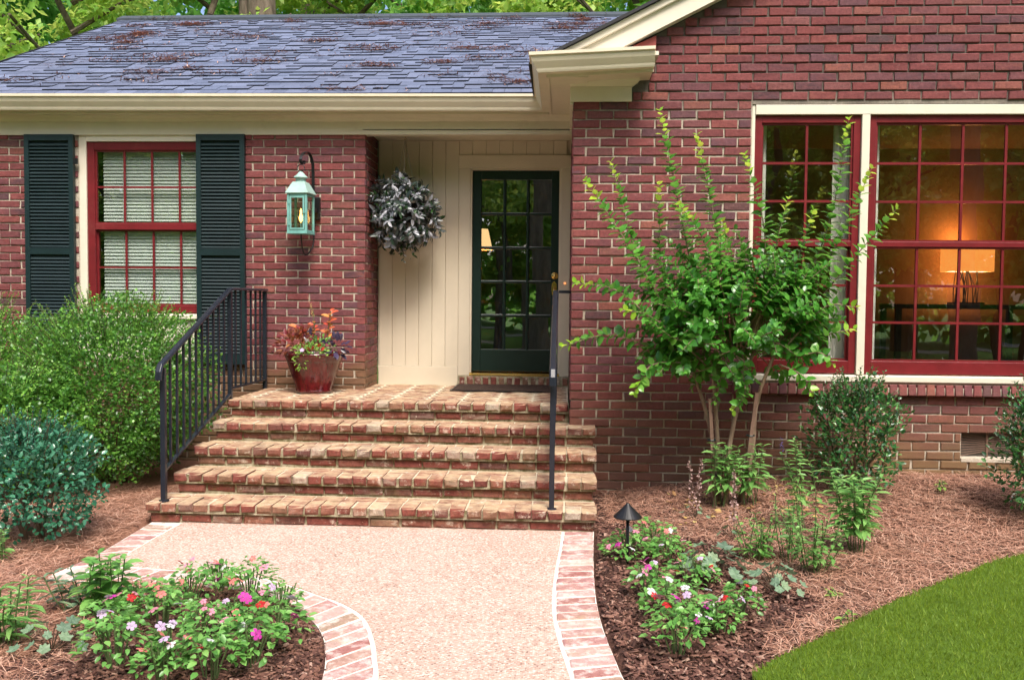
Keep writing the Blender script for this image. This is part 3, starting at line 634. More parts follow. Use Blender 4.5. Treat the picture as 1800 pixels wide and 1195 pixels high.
# main roof, shingle by shingle
EY, EZ, SL = .872, 3.226, .462
RIDGE_P = at(640, 33, y=4.84); RY = 4.84; RZ = EZ+SL*(RY-EY)
RX0 = float(at(222, 28, y=RY)[0]); RX1 = 6.0
ang = math.atan(SL)
r = MB(); r.add([(RX0, EY, EZ-.02), (RX1, EY, EZ-.02), (RX1, RY, RZ-.02), (RX0, RY, RZ-.02), (RX1, RY+4, RZ-.02-SL*4), (RX0, RY+4, RZ-.02-SL*4)], [(0, 1, 2, 3), (3, 2, 4, 5)])
r.add([(RX0, EY, EZ-.12), (RX0, RY, RZ-.12), (RX0, RY, RZ-.021), (RX0, EY, EZ-.021)], [(0, 1, 2, 3)])
roof = r.build('roof', M['roof_edge'], house)
EXPO = .143; slope_len = (RY-EY)/math.cos(ang); rows = int(slope_len/EXPO)
TABS = []
for k in range(5):
    j = lambda: random.uniform(-.002, .002); t_ = [.004, .013, .015, .004, .014][k]; x0_, x1_ = -.5, .5
    b = MB().add([(x0_, 0, 0), (x1_, j(), 0), (x1_, .19, -.004), (x0_, .19, -.004), (x0_, 0+j()*0, t_), (x1_, j()*0, t_), (x1_, .19, .001), (x0_, .19, .001)], [(4,5,6,7),(0,1,5,4),(1,2,6,5),(3,0,4,7)]); b.m = [0, 1, 1, 1]
    TABS.append((b, b.mesh('shingle', [M['shingle'], M['shingle_edge']], (0, 0, 0))))
rest = MB(); cnt = 0; ca, sa = math.cos(ang), math.sin(ang)
for rrow in range(rows+1):
    s0 = rrow*EXPO; x = RX0-random.uniform(0, .2)
    while x < 1.9:
        wd = random.choice([.10, .12, .14, .16, .19, .23]); k = random.randrange(5) if rrow else random.choice([0, 3])
        lift = .003+random.uniform(0, .002)
        y = EY-.01+s0*ca; z = EZ-.012+s0*sa
        xa = max(x, RX0-.01); wd_ = x+wd-xa; x += wd
        if wd_ < .03: continue
        cxx = xa+wd_/2; P = (cxx, y-sa*lift, z+ca*lift+.008)
        if s0+.19 > slope_len: continue
        if cnt < 300 and in_view(P): link('shingle', TABS[k][1], P, roof, (ang, 0, 0), (wd_-.003, 1, 1)); cnt += 1
        else:
            rest.add([(P[0]+a*(wd_-.003), P[1]+ca*b-sa*c, P[2]+sa*b+ca*c) for a, b, c in TABS[k][0].v], TABS[k][0].f[:1]); rest.m[-1] = 0
            nv = len(rest.v)-8; [rest.f.append(tuple(i+nv for i in q_)) or rest.m.append(1) for q_ in TABS[k][0].f[1:]]
tag(rest.build('shingle_field', [M['shingle'], M['shingle_edge']], roof), kind='stuff')
MB().prism([(RY-.16, RZ-.075), (RY, RZ+.0), (RY+.16, RZ-.075), (RY+.16, RZ-.03), (RY, RZ+.05), (RY-.16, RZ-.03)], RX0-.05, RX1, 'x').build('ridge_cap', M['ridge'], roof)
MB().prism([(EY-.02, EZ-.035), (RY, RZ-.045), (RY, RZ+.012), (EY-.02, EZ+.022)], RX0-.03, RX0-.012, 'x').build('rake_edge', M['roof_edge'], roof)
# gable end and body under the main roof
b = MB(); b.add([(RX0+.25, 1.2, -.3), (RX0+.25, RY+3, -.3), (RX0+.25, RY+3, 3.2), (RX0+.25, RY, RZ-.15), (RX0+.25, 1.2, 3.2)], [(0, 1, 2, 3, 4)]); b.build('side_wall', M['brick'], house)

# ------------------------------------------------------------------ rooms behind the glass
def room(name, x0, x1, y0, y1, z0, z1, mat, floor):
    b = MB(); b.add([(x0, y0, z0), (x1, y0, z0), (x1, y1, z0), (x0, y1, z0), (x0, y0, z1), (x1, y0, z1), (x1, y1, z1), (x0, y1, z1)], [(3, 2, 6, 7)], 0)
    b.add([(x0, y0, z0), (x1, y0, z0), (x1, y1, z0), (x0, y1, z0), (x0, y0, z1), (x1, y0, z1), (x1, y1, z1), (x0, y1, z1)], [(0, 3, 7, 4), (2, 1, 5, 6), (4, 7, 6, 5)], 0)
    b.add([(x0, y0, z0), (x1, y0, z0), (x1, y1, z0), (x0, y1, z0)], [(0, 1, 2, 3)], 1)
    return b.build(name, [mat, floor], house)
room('living_room_shell', .18, 5.6, .125, 2.68, .62, 3.05, M['room'], M['wood_dark'])
room('hall_shell', -1.78, .0, YD+.092, 5.3, .78, 3.02, M['room_dark'], M['wood_dark'])
room('bedroom_shell', -5.6, -2.3, YL+.132, 4.2, .75, 3.02, M['room_dark'], M['wood_dark'])
# curtains
def curtain(x0, x1, label, y=.20, z0=.93, z1=2.93):
    n = max(10, int((x1-x0)/.008)); V = []; 
    for z, k in ((z0, 1.), (1.6, .95), (2.3, .9), (z1, .85)):
        for i in range(n+1):
            t = i/n; x = x0+(x1-x0)*t; V.append((x, y+.018*k*math.sin(t*(x1-x0)*2*math.pi/.055)+.01*k*math.sin(t*9), z))
    F_ = [(r_*(n+1)+i, r_*(n+1)+i+1, (r_+1)*(n+1)+i+1, (r_+1)*(n+1)+i) for r_ in range(3) for i in range(n)]
    o = MB().add(V, F_).build('curtain', M['curtain'], None, smooth=True); tag(o, label, 'curtain', 'white curtains in the wing windows')
curtain(1.30, 1.47, 'white curtain at the brick side of the narrow wing window'); curtain(1.965, 2.17, 'white curtain behind the narrow wing window next to the cream mullion')
curtain(2.20, 2.31, 'slim white curtain at the mullion end of the picture window'); curtain(3.42, 3.57, 'white curtain at the far end of the picture window')
# table lamp in the living room
ly = 2.35
c0 = at(1700, 455, y=ly); zt = float(at(1700, 434, y=ly)[2]); zb = float(at(1700, 478, y=ly)[2]); zs = float(at(1700, 535, y=ly)[2])
hw = .205
lamp = empty('table_lamp', (c0[0], ly, zs), 'lit lamp with amber rectangular shade on twig base seen through picture window', 'lamp')
b = MB(); a_, b_ = hw, .13
for (x0, x1, y0, y1) in ((-a_, a_, -b_, -b_+.004), (-a_, a_, b_-.004, b_), (-a_, -a_+.004, -b_+.004, b_-.004), (a_-.004, a_, -b_+.004, b_-.004)): b.box(c0[0]+x0, c0[0]+x1, ly+y0, ly+y1, zb, zt)
sh = b.build('lamp_shade', M['shade_orange'], lamp)
MB().box(c0[0]-a_+.006, c0[0]+a_-.006, ly-b_+.006, ly+b_-.006, zb+.004, zb+.006).build('shade_diffuser', M['bulb'], lamp)
tw = MB()
for i in range(15):
    x = c0[0]+random.uniform(-.12, .12); y = ly+random.uniform(-.05, .05)
    tw.tube([(x, y, zs+.02), (x+random.uniform(-.02, .02), y, zs+.16), (x*.6+c0[0]*.4+random.uniform(-.05, .05), y, zb+.05)], .005, 5)
tw.build('lamp_base', M['wood_dark'], lamp)
MB().box(c0[0]-.15, c0[0]+.15, ly-.07, ly+.07, zs, zs+.02).build('lamp_foot', M['wood_dark'], lamp)
pl = bpy.data.lights.new('lamp_bulb', 'POINT'); pl.energy = 4.5; pl.color = (1, .42, .12); pl.shadow_soft_size = .08
po = bpy.data.objects.new('lamp_bulb', pl); COL.objects.link(po); po.parent = lamp; po.location = (0, .16, zt-zs+.10)
pl2 = bpy.data.lights.new('lamp_bulb_low', 'POINT'); pl2.energy = 2.6; pl2.color = (1, .42, .12); pl2.shadow_soft_size = .06
po2 = bpy.data.objects.new('lamp_bulb_low', pl2); COL.objects.link(po2); po2.parent = lamp; po2.location = (0, .12, zb-zs-.06)
tb = empty('console_table', (c0[0], ly, .622), 'dark wooden table under the amber lamp in the living room', 'table')
MB().box(c0[0]-.75, c0[0]+.55, ly-.25, ly+.25, zs-.045, zs-.001).build('table_top', M['wood_dark'], tb)
for sx in (-.72, .52):
    for sy in (-.21, .21): MB().box(c0[0]+sx-.025, c0[0]+sx+.025, ly+sy-.025, ly+sy+.025, .622, zs-.046).build('leg', M['wood_dark'], tb)
# lamp in the hall
hy = 3.2; hc = at(846, 420, y=hy); hz = float(at(846, 531, y=hy)[2])
hl = empty('hall_lamp', (hc[0], hy, hz), 'small lit lamp with pale cone shade seen through the glazed door', 'lamp')
b = MB().lathe([(.075, float(at(846, 403, y=hy)[2])), (.125, float(at(846, 439, y=hy)[2]))][::-1], (hc[0], hy, 0), 20); b.build('lamp_shade', M['shade_pale'], hl, smooth=True)
MB().lathe([(.0, hz), (.07, hz), (.07, hz+.02), (.03, hz+.05), (.05, hz+.16), (.045, hz+.26), (.015, hz+.34), (.01, hz+.46)], (hc[0], hy, 0), 14).build('lamp_base', M['brass'], hl, smooth=True)
pl = bpy.data.lights.new('hall_bulb', 'POINT'); pl.energy = 5; pl.color = (1, .5, .18); pl.shadow_soft_size = .05
po = bpy.data.objects.new('hall_bulb', pl); COL.objects.link(po); po.parent = hl; po.location = (0, -.02, .72)
ht = empty('hall_table', (hc[0]+.05, hy, .782), 'brown wooden hall table just inside the glazed door', 'table')
MB().box(hc[0]-.35, hc[0]+.22, hy-.18, hy+.2, hz-.04, hz-.001).build('table_top', M['wood_mid'], ht)
for sx in (-.32, .19): MB().box(hc[0]+sx-.02, hc[0]+sx+.02, hy-.15, hy+.17, .782, hz-.041).build('leg', M['wood_mid'], ht)

# ------------------------------------------------------------------ porch floor and steps
XL = [-2.70, -2.70, -2.715, -2.735, -2.79]; XR = [-.008, .198, .196, .186, .176]
porch = MB().box(XL[0]+.01, -.012, YP+.21, YD+.02, -.25, PZ-.006).build('porch_floor', M['step_mortar']); tag(porch, kind='structure')
def slab(parent, poly, z0, z1, mat, ch=.005):
    """brick from a convex plan polygon with a softened top edge"""
    n = len(poly); cx_ = sum(p[0] for p in poly)/n; cy_ = sum(p[1] for p in poly)/n
    ins = [(cx_+(x-cx_)*(1-ch/max(.02, math.hypot(x-cx_, y-cy_))), cy_+(y-cy_)*(1-ch/max(.02, math.hypot(x-cx_, y-cy_)))) for x, y in poly]
    b = MB().add([(x, y, z0) for x, y in poly]+[(x, y, z1-ch*.7) for x, y in poly]+[(x, y, z1+random.uniform(-.001, .001)) for x, y in ins],
                 [(i, (i+1) % n, n+(i+1) % n, n+i) for i in range(n)]+[(n+i, n+(i+1) % n, 2*n+(i+1) % n, 2*n+i) for i in range(n)]+[tuple(2*n+i for i in range(n))])
    return b.build('brick', mat, parent)
bw, bl2 = .1, .2; cnt = 0
c45, s45 = math.cos(rad(45)), math.sin(rad(45))
EDG = [(-1, 0, -(XL[0]+.012)), (1, 0, -.014), (0, -1, -(YP+.215)), (0, 1, YD-.034)]
for i in range(-40, 60):
    for j in range(-40, 60):
        for o_ in (0, 1):
            # herringbone cell
            bx, by = (i*bw+j*0, 0), 0
            k = (i-j) % 4
            if o_ == 0 and k == 0: R_ = (i*bw, j*bw, bl2, bw)
            elif o_ == 1 and k == 2: R_ = (i*bw, j*bw, bw, bl2)
            else: continue
            g_ = .005; P4 = [(R_[0]+g_, R_[1]+g_), (R_[0]+R_[2]-g_, R_[1]+g_), (R_[0]+R_[2]-g_, R_[1]+R_[3]-g_), (R_[0]+g_, R_[1]+R_[3]-g_)]
            P4 = [(-1.36+c45*x-s45*y, .9+s45*x+c45*y) for x, y in P4]
            if max(p[0] for p in P4) < XL[0] or min(p[0] for p in P4) > 0 or max(p[1] for p in P4) < YP+.2 or min(p[1] for p in P4) > YD: continue
            P4 = clip_poly(P4, EDG)
            if len(P4) < 3: continue
            ar = abs(sum(P4[q][0]*P4[(q+1) % len(P4)][1]-P4[(q+1) % len(P4)][0]*P4[q][1] for q in range(len(P4))))/2
            if ar < .0015: continue
            slab(porch, P4, PZ-.03, PZ+random.uniform(-.0025, .0015), M['step_brick'], .004)
steps = empty('front_steps', (-1.3, -.5, 0), 'worn red brick front steps with five broad treads up to the porch', 'steps')
core = MB()
for i in range(5):
    zt_ = PZ-i*RISE; y0 = YP-i*TD; x0 = XL[i]+.03; x1 = XR[i]-(.0 if i == 0 else .03)
    yb = YP+.209 if i == 0 else y0+TD+.06
    core.box(x0, x1, y0+.045, yb, -.25, zt_-RISE-.0-.001 if False else zt_-.07)
    core.box(x0-.018, x1+(.0 if i == 0 else .018), y0+.016, yb-.002, zt_-.069, zt_-.008)
core.build('step_core', M['step_mortar'], steps)
HBW = .1061
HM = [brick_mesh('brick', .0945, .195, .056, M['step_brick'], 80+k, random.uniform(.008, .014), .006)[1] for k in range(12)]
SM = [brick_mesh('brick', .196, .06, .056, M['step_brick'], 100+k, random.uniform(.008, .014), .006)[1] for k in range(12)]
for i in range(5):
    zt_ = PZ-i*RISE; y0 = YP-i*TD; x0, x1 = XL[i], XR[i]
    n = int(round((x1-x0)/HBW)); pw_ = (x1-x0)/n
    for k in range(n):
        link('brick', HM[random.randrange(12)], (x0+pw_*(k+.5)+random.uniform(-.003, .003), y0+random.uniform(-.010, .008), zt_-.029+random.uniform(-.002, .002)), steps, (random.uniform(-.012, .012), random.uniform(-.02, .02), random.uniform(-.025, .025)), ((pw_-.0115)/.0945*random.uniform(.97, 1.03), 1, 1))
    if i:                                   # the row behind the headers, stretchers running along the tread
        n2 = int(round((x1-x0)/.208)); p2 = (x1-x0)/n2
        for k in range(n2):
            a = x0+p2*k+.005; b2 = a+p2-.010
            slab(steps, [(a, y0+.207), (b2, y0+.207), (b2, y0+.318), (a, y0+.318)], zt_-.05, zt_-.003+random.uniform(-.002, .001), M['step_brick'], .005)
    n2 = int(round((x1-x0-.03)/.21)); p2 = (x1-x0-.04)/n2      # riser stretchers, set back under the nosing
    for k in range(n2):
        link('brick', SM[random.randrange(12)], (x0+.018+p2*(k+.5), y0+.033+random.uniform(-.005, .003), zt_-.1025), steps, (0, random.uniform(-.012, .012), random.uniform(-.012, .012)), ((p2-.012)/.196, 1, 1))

# ------------------------------------------------------------------ railings
def railing(X, label, landing):
    yb, zb_ = -1.02, PZ-4*RISE; yt = .20; ztop = PZ
    r = empty('stair_railing', (X, (yb+yt)/2, zb_), label, 'railing', 'black iron stair railings')
    th0 = zb_+.905; th1 = ztop+.872
    pb = .034
    MB().box(X-pb/2, X+pb/2, yb-pb/2, yb+pb/2, zb_, th0-.02).build('post', M['iron'], r, bevel=.003)
    MB().box(X-pb/2, X+pb/2, yt-pb/2, yt+pb/2, ztop-.02, th1-.02).build('post', M['iron'], r, bevel=.003)
    MB().lathe([(.034, zb_-.004), (.034, zb_+.004), (.019, zb_+.008)], (X, yb, 0), 16).build('post_foot', M['iron'], r)
    # moulded cap rail: flat top with rounded shoulders, lower end turned down
    h = MB(); a = np.array((X, yb-.055, th0-.01)); b = np.array((X, yt+.0, th1))
    path = [(X, yb-.075, th0-.10), (X, yb-.07, th0-.045), (X, yb-.045, th0+.0)]
    d = (b-np.array(path[-1])); pts = [np.array(p) for p in path]+[np.array(path[-1])+d*t for t in (.02, .5, .98)]+[b+np.array((0, .02, .0))]
    W_, H_ = .046, .022; prof = [(-W_/2, -H_/2), (W_/2, -H_/2), (W_/2, 0), (W_*.32, H_/2), (-W_*.32, H_/2), (-W_/2, 0)]
    def strip(pts, tip=None):
        vs_ = []
        for i, p in enumerate(pts):
            t = pts[min(i+1, len(pts)-1)]-pts[max(i-1, 0)]; t = t/np.linalg.norm(t); u = np.cross((1, 0, 0), t)
            if abs(t[0]) > .5: u = np.array((0, 0, 1.))
            s_ = np.array((1., 0, 0)) if abs(t[0]) < .5 else np.cross(u, t)*-1
            vs_ += [p+s_*o+u*q_ for o, q_ in prof]
        k = len(prof); fs = [(i*k+j, i*k+(j+1) % k, (i+1)*k+(j+1) % k, (i+1)*k+j) for i in range(len(pts)-1) for j in range(k)]
        return MB().add(vs_, fs+[tuple(range(k))[::-1], tuple((len(pts)-1)*k+j for j in range(k))])
    strip(pts).build('top_rail', M['iron'], r, bevel=.003)
    # sloped bottom rail
    q0 = np.array((X, yb+.015, zb_+.205)); q1 = np.array((X, yt-.016, ztop+.035))
    MB().bar(q0, q1, .028, .014).build('bottom_rail', M['iron'], r)
    for i in range(10):
        t = (i+.85)/10.9; lo = q0+(q1-q0)*t; s_ = (lo[1]-yb+.045)/(yt-yb+.045); hi = th0+(th1-th0)*s_
        MB().box(X-.0075, X+.0075, lo[1]-.0075, lo[1]+.0075, lo[2]+.004, hi-.008).build('baluster', M['iron'], r)
    if landing:
        ye = 1.05
        MB().box(X-pb/2, X+pb/2, ye-pb/2, ye+pb/2, ztop-.004, th1-.012).build('post', M['iron'], r, bevel=.003)
        strip([np.array((X, yt+.021, th1)), np.array((X, (yt+ye)/2, th1)), np.array((X, ye+.03, th1))]).build('top_rail', M['iron'], r, bevel=.003)
        MB().box(X-.014, X+.014, yt+.018, ye-.018, ztop+.075, ztop+.089).build('bottom_rail', M['iron'], r)
        for i in range(6):
            y = yt+(ye-yt)*(i+1)/7; MB().box(X-.0075, X+.0075, y-.0075, y+.0075, ztop+.089, th1-.011).build('baluster', M['iron'], r)
    else:
        MB().box(X+.024, -.001, yt-.012, yt+.022, th1-.012, th1+.010).build('wall_bracket', M['iron'], r)
    return r
railing(-2.692, 'black iron railing with balusters beside the green boxwood, turning along the porch', True)
railing(-.118, 'black iron railing seen end on in front of the door, fixed to the wing corner', False)

# ------------------------------------------------------------------ lantern
LYc = YL-.225; lx = -2.325
S_ = .001
lan = empty('wall_lantern', (lx, LYc, 2.03), 'verdigris copper gas lantern with small flame on the brick pier', 'lantern')
hw_, z0, z1 = .080, 2.035, 2.375
ro = rad(-6)
def rl(b):            # turn the body a little on its hook
    c, s = math.cos(ro), math.sin(ro); b.v = [(lx+c*(x-lx)-s*(y-LYc), LYc+s*(x-lx)+c*(y-LYc), z) for x, y, z in b.v]; return b
b = MB()
for sx in (-1, 1):
    for sy in (-1, 1): b.box(lx+sx*hw_-.009, lx+sx*hw_+.009, LYc+sy*hw_-.009, LYc+sy*hw_+.009, z0+.012, z1)
b.box(lx-hw_-.012, lx+hw_+.012, LYc-hw_-.012, LYc+hw_+.012, z0, z0+.012)
for z in (z0+.0125, z1-.02):
    for s in (-1, 1): b.box(lx-hw_+.01, lx+hw_-.01, LYc+s*hw_-.006, LYc+s*hw_+.006, z, z+.02); b.box(lx+s*hw_-.006, lx+s*hw_+.006, LYc-hw_+.01, LYc+hw_-.01, z, z+.02)
rl(b).build('frame', M['verdigris'], lan)
b = MB()                                        # hinged front door of the lantern
fx0, fx1, fz0, fz1, fy = lx-hw_+.014, lx+hw_-.014, z0+.035, z1-.022, LYc-hw_-.004
for q_ in ((fx0, fx0+.014, fz0, fz1), (fx1-.014, fx1, fz0, fz1), (fx0+.014, fx1-.014, fz1-.014, fz1), (fx0+.014, fx1-.014, fz0, fz0+.014)): b.box(q_[0], q_[1], fy-.006, fy+.002, q_[2], q_[3])
b.box(fx1-.018, fx1+.010, fy-.014, fy-.006, (fz0+fz1)/2-.004, (fz0+fz1)/2+.004)
for z in (fz0+.05, fz1-.05): b.box(fx0-.012, fx0+.004, fy-.012, fy-.006, z-.015, z+.015)
rl(b).build('lantern_door', M['verdigris'], lan)
for sx, sy, in ((0, -1), (0, 1), (-1, 0), (1, 0)):
    if sy: P4 = [(lx-hw_+.009, LYc+sy*hw_, z0+.033), (lx+hw_-.009, LYc+sy*hw_, z0+.033), (lx+hw_-.009, LYc+sy*hw_, z1-.02), (lx-hw_+.009, LYc+sy*hw_, z1-.02)]
    else: P4 = [(lx+sx*hw_, LYc-hw_+.009, z0+.033), (lx+sx*hw_, LYc+hw_-.009, z0+.033), (lx+sx*hw_, LYc+hw_-.009, z1-.02), (lx+sx*hw_, LYc-hw_+.009, z1-.02)]
    rl(MB().add(P4, [(0, 1, 2, 3)])).build('pane', M['glass_lamp'], lan)
def pyr(prof):        # square section profile (half width, z)
    vs_ = [(lx+i*h, LYc+j*h, z) for h, z in prof for i, j in ((-1,-1),(1,-1),(1,1),(-1,1))]
    fs = [(4*k+i, 4*k+(i+1) % 4, 4*k+4+(i+1) % 4, 4*k+4+i) for k in range(len(prof)-1) for i in range(4)]
    return rl(MB().add(vs_, [(3, 2, 1, 0)]+fs+[tuple(4*(len(prof)-1)+i for i in range(4))]))
pyr([(.098, z1), (.102, z1+.006), (.098, z1+.014), (.056, z1+.098), (.052, z1+.104)]).build('hood', M['verdigris_pale'], lan)
MB().lathe([(.044, z1+.104), (.044, z1+.135), (.064, z1+.14), (.060, z1+.148), (.036, z1+.168), (.027, z1+.180), (.012, z1+.196), (.0, z1+.200)], (lx, LYc, 0), 20).build('chimney_cap', M['verdigris_pale'], lan, smooth=True)
MB().tube([(lx+.032*math.cos(a), LYc+.01*math.sin(a), z1+.225+.032*math.sin(a)) for a in np.linspace(0, 2*math.pi, 15)], .004, 6).build('hanging_ring', M['black'], lan, smooth=True)
P_ = [(lx+.055, YL-.035, z1+.0), (lx+.055, YL-.04, z1+.24), (lx+.05, YL-.07, z1+.33), (lx+.035, YL-.13, z1+.375), (lx+.01, YL-.19, z1+.355), (lx, LYc-.01, z1+.30), (lx+.005, LYc+.02, z1+.265), (lx+.015, LYc+.045, z1+.275), (lx+.015, LYc+.04, z1+.295)]
b = MB(); P_ = catmull(P_, 5)
vs_ = []
for i, p in enumerate(P_):
    t = P_[min(i+1, len(P_)-1)]-P_[max(i-1, 0)]; t /= np.linalg.norm(t); u = np.cross((1, 0, 0), t); u /= np.linalg.norm(u)
    vs_ += [p+np.array((1, 0, 0))*o+u*q_ for o, q_ in ((-.013, -.003), (.013, -.003), (.013, .003), (-.013, .003))]
b.add(vs_, [(i*4+j, i*4+(j+1) % 4, i*4+4+(j+1) % 4, i*4+4+j) for i in range(len(P_)-1) for j in range(4)]); b.build('scroll_bracket', M['black'], lan)
MB().box(lx+.045, lx+.115, YL-.042, YL-.002, z0+.14, z1+.0).build('wall_plate', M['black'], lan, bevel=.006)
MB().box(lx+.06, lx+.10, LYc+hw_+.012, YL-.042, z0+.20, z0+.23).build('wall_arm', M['black'], lan)
MB().tube(catmull([(lx+.0, LYc+.0, z0-.001), (lx+.0, LYc+.02, z0-.07), (lx+.005, LYc+.05, z0-.145), (lx+.02, LYc+.09, z0-.175), (lx+.045, YL-.08, z0-.13), (lx+.06, YL-.04, z0-.05), (lx+.06, YL-.02, z0+.15)], 5), .0065, 8).build('gas_tube', M['black'], lan, smooth=True)
MB().tube([(lx, LYc, z0+.012), (lx, LYc, z0+.10)], .006, 8).build('burner', M['verdigris_pale'], lan)
b = MB(); b.lathe([(.002, z0+.100), (.016, z0+.125), (.018, z0+.145), (.010, z0+.165), (.007, z0+.185), (.009, z0+.20), (.002, z0+.222)], (lx, LYc, 0), 10); b.build('flame', M['flame'], lan, smooth=True)

# ------------------------------------------------------------------ walkway, beds, lawn
G = lambda pts: [at(px, py, z=0.)[:2] for px, py in pts]
outer_r = G([(1044, 934), (1043, 960), (1043, 1000), (1046, 1040), (1053, 1080), (1067, 1125), (1084, 1165), (1098, 1195)])+[np.array((.30, -3.8)), np.array((.60, -4.4)), np.array((1.05, -5.2)), np.array((1.7, -6.3))]
inner_r = G([(987, 934), (984, 960), (976, 1000), (971, 1040), (971, 1080), (980, 1125), (993, 1165), (1003, 1195)])+[np.array((.06, -3.85)), np.array((.36, -4.5)), np.array((.85, -5.35)), np.array((1.5, -6.45))]
outer_l = G([(86, 1017), (160, 1022), (288, 1027), (400, 1034), (469, 1047), (522, 1069), (552, 1093), (569, 1123), (572, 1160), (566, 1195)])+[np.array((-.93, -3.8)), np.array((-.72, -4.5)), np.array((-.25, -5.5)), np.array((.45, -6.6))]
inner_l = G([(150, 993), (205, 994), (328, 1003), (432, 1010), (502, 1026), (560, 1046), (602, 1061), (640, 1085), (658, 1125), (663, 1163), (665, 1195)])+[np.array((-.72, -3.8)), np.array((-.5, -4.4)), np.array((-.02, -5.4)), np.array((.65, -6.5))]
dio = G([(261, 921), (214, 949), (167, 977), (120, 997), (84, 1013)]); dii = G([(311, 925), (268, 949), (232, 970), (205, 988)])
inner_r = catmull(inner_r, 6); outer_r = catmull(outer_r, 6); inner_l = catmull(inner_l, 6); outer_l = catmull(outer_l, 6)
inr, our, inl, oul = [resample(p, 90) for p in (inner_r, outer_r, inner_l, outer_l)]
yb0 = -1.03
edge = [(.15, yb0)]+[tuple(p) for p in our]+[tuple(p) for p in oul[::-1]]+[tuple(p) for p in dio[::-1]]+[(-2.76, yb0)]
wk = MB(); wk.prism(edge, -.14, .0, 'z')
walk = wk.build('walkway', M['path_mortar']); tag(walk, kind='structure')
inside = [(float(dii[0][0]), yb0+.001), (float(inr[0][0]), yb0+.001)]+[tuple(p) for p in inr]+[tuple(p) for p in inl[::-1]]+[tuple(dii[3])]+[tuple(dii[2]), tuple(dii[1]), tuple(dii[0])]
inside = [(x*(1-.0)+.0, y) for x, y in inside]
MB().prism(inside, -.001, .004, 'z').build('aggregate_paving', M['aggregate'], walk)
def border(inner, outer, pitch=.108, gap=.022):
    a = np.array(inner); b = np.array(outer); L = np.sum(np.linalg.norm(np.diff((a+b)/2, axis=0), axis=1)); n = int(L/pitch)
    A, B_ = resample(a, n+1), resample(b, n+1)
    for i in range(n):
        g_ = gap/2/pitch; j = lambda: np.array((random.uniform(-.004, .004), random.uniform(-.004, .004)))
        p = [A[i]+(A[i+1]-A[i])*g_, A[i]+(A[i+1]-A[i])*(1-g_), B_[i]+(B_[i+1]-B_[i])*(1-g_), B_[i]+(B_[i+1]-B_[i])*g_]
        d = (p[3]-p[0])*.08; d2 = (p[2]-p[1])*.08
        p = [p[0]+d+j(), p[1]+d2+j(), p[2]+j(), p[3]+j()]
        P = [tuple(q_) for q_ in p]
        ar = sum(P[k][0]*P[(k+1) % 4][1]-P[(k+1) % 4][0]*P[k][1] for k in range(4))
        if ar < 0: P = P[::-1]
        slab(walk, P, -.05, .0045+random.uniform(-.001, .0015), M['path_brick'], .009)
border(inr, our); border(inl, oul, .112); border(resample(dii, 20), resample(dio[:4], 20), .112)

# planted ground, as one sheet with the beds on it
def sheet(name, x0, x1, y0, y1, n, m, mat, zf, kind='structure', keep=None):
    xs = np.linspace(x0, x1, n); ys = np.linspace(y0, y1, m); X, Y = np.meshgrid(xs, ys); Z = zf(X, Y)
    V = np.stack([X.ravel(), Y.ravel(), Z.ravel()], 1); i, j = np.meshgrid(np.arange(n-1), np.arange(m-1)); k = (j*n+i).ravel(); F_ = np.stack([k, k+1, k+n+1, k+n], 1)
    if keep is not None:
        c = V[F_].mean(1); F_ = F_[keep(c[:, 0], c[:, 1])]
    o = link(name, arr_mesh(name, V, F_, mat, smooth=True), (0, 0, 0)); return tag(o, kind=kind)
lump = lambda X, Y: .012*np.sin(X*7.3+1.7*np.sin(Y*5))*np.sin(Y*6.1+X*2.2)
sheet('ground', -300, 300, -300, 300, 121, 121, M['ground'], lambda X, Y: -.16+0*X)
LAWN = [tuple(p) for p in catmull(G([(1322, 1198), (1400, 1156), (1500, 1108), (1600, 1066), (1700, 1031), (1800, 1004)])+[np.array((3.6, -1.35)), np.array((6.5, -1.1))], 6)]
LAWN = [(.72, -3.6), (.95, -4.6)]+LAWN[::1] if False else LAWN
LAWNP = LAWN+[(6.5, -6.5), (1.9, -6.2), (1.25, -5.2), (.80, -4.4), (.66, -3.7)]
edgep = np.array(edge)
def off_path(X, Y): return ~inpoly(X, Y, [tuple(p) for p in edge])
straw_zone = lambda X, Y: np.where(X > -.5, X-(.95+.25*np.sin(Y*2.1)+.12*np.sin(Y*7))-.30*np.clip(-1.6-Y, 0, 2)*.3, np.where(Y < -2.5, -.45+(-1.75-X)*1.4, 1.)+0*X)
bedz = lambda X, Y: np.where(off_path(X, Y) & off_path(X+.03, Y) & off_path(X-.03, Y), gz(X, Y)+lump(X, Y)*.7-.004, -.02)
sheet('mulch_bed', -.1, 7.2, -6.4, .05, 260, 230, M['mulch'], bedz, )
sheet('pine_straw_bed', -7.4, -.11, -6.4, 1.2, 260, 270, M['straw_bed'], bedz, )
lawn_z = lambda X, Y: gz(X, Y)+.028
LX, LY_ = np.array(LAWNP)[:, 0], np.array(LAWNP)[:, 1]
lm = MB(); 
sheet('lawn', .5, 6.6, -6.6, -1.0, 240, 220, M['lawn_soil'], lawn_z, keep=lambda X, Y: inpoly(X, Y, LAWNP))
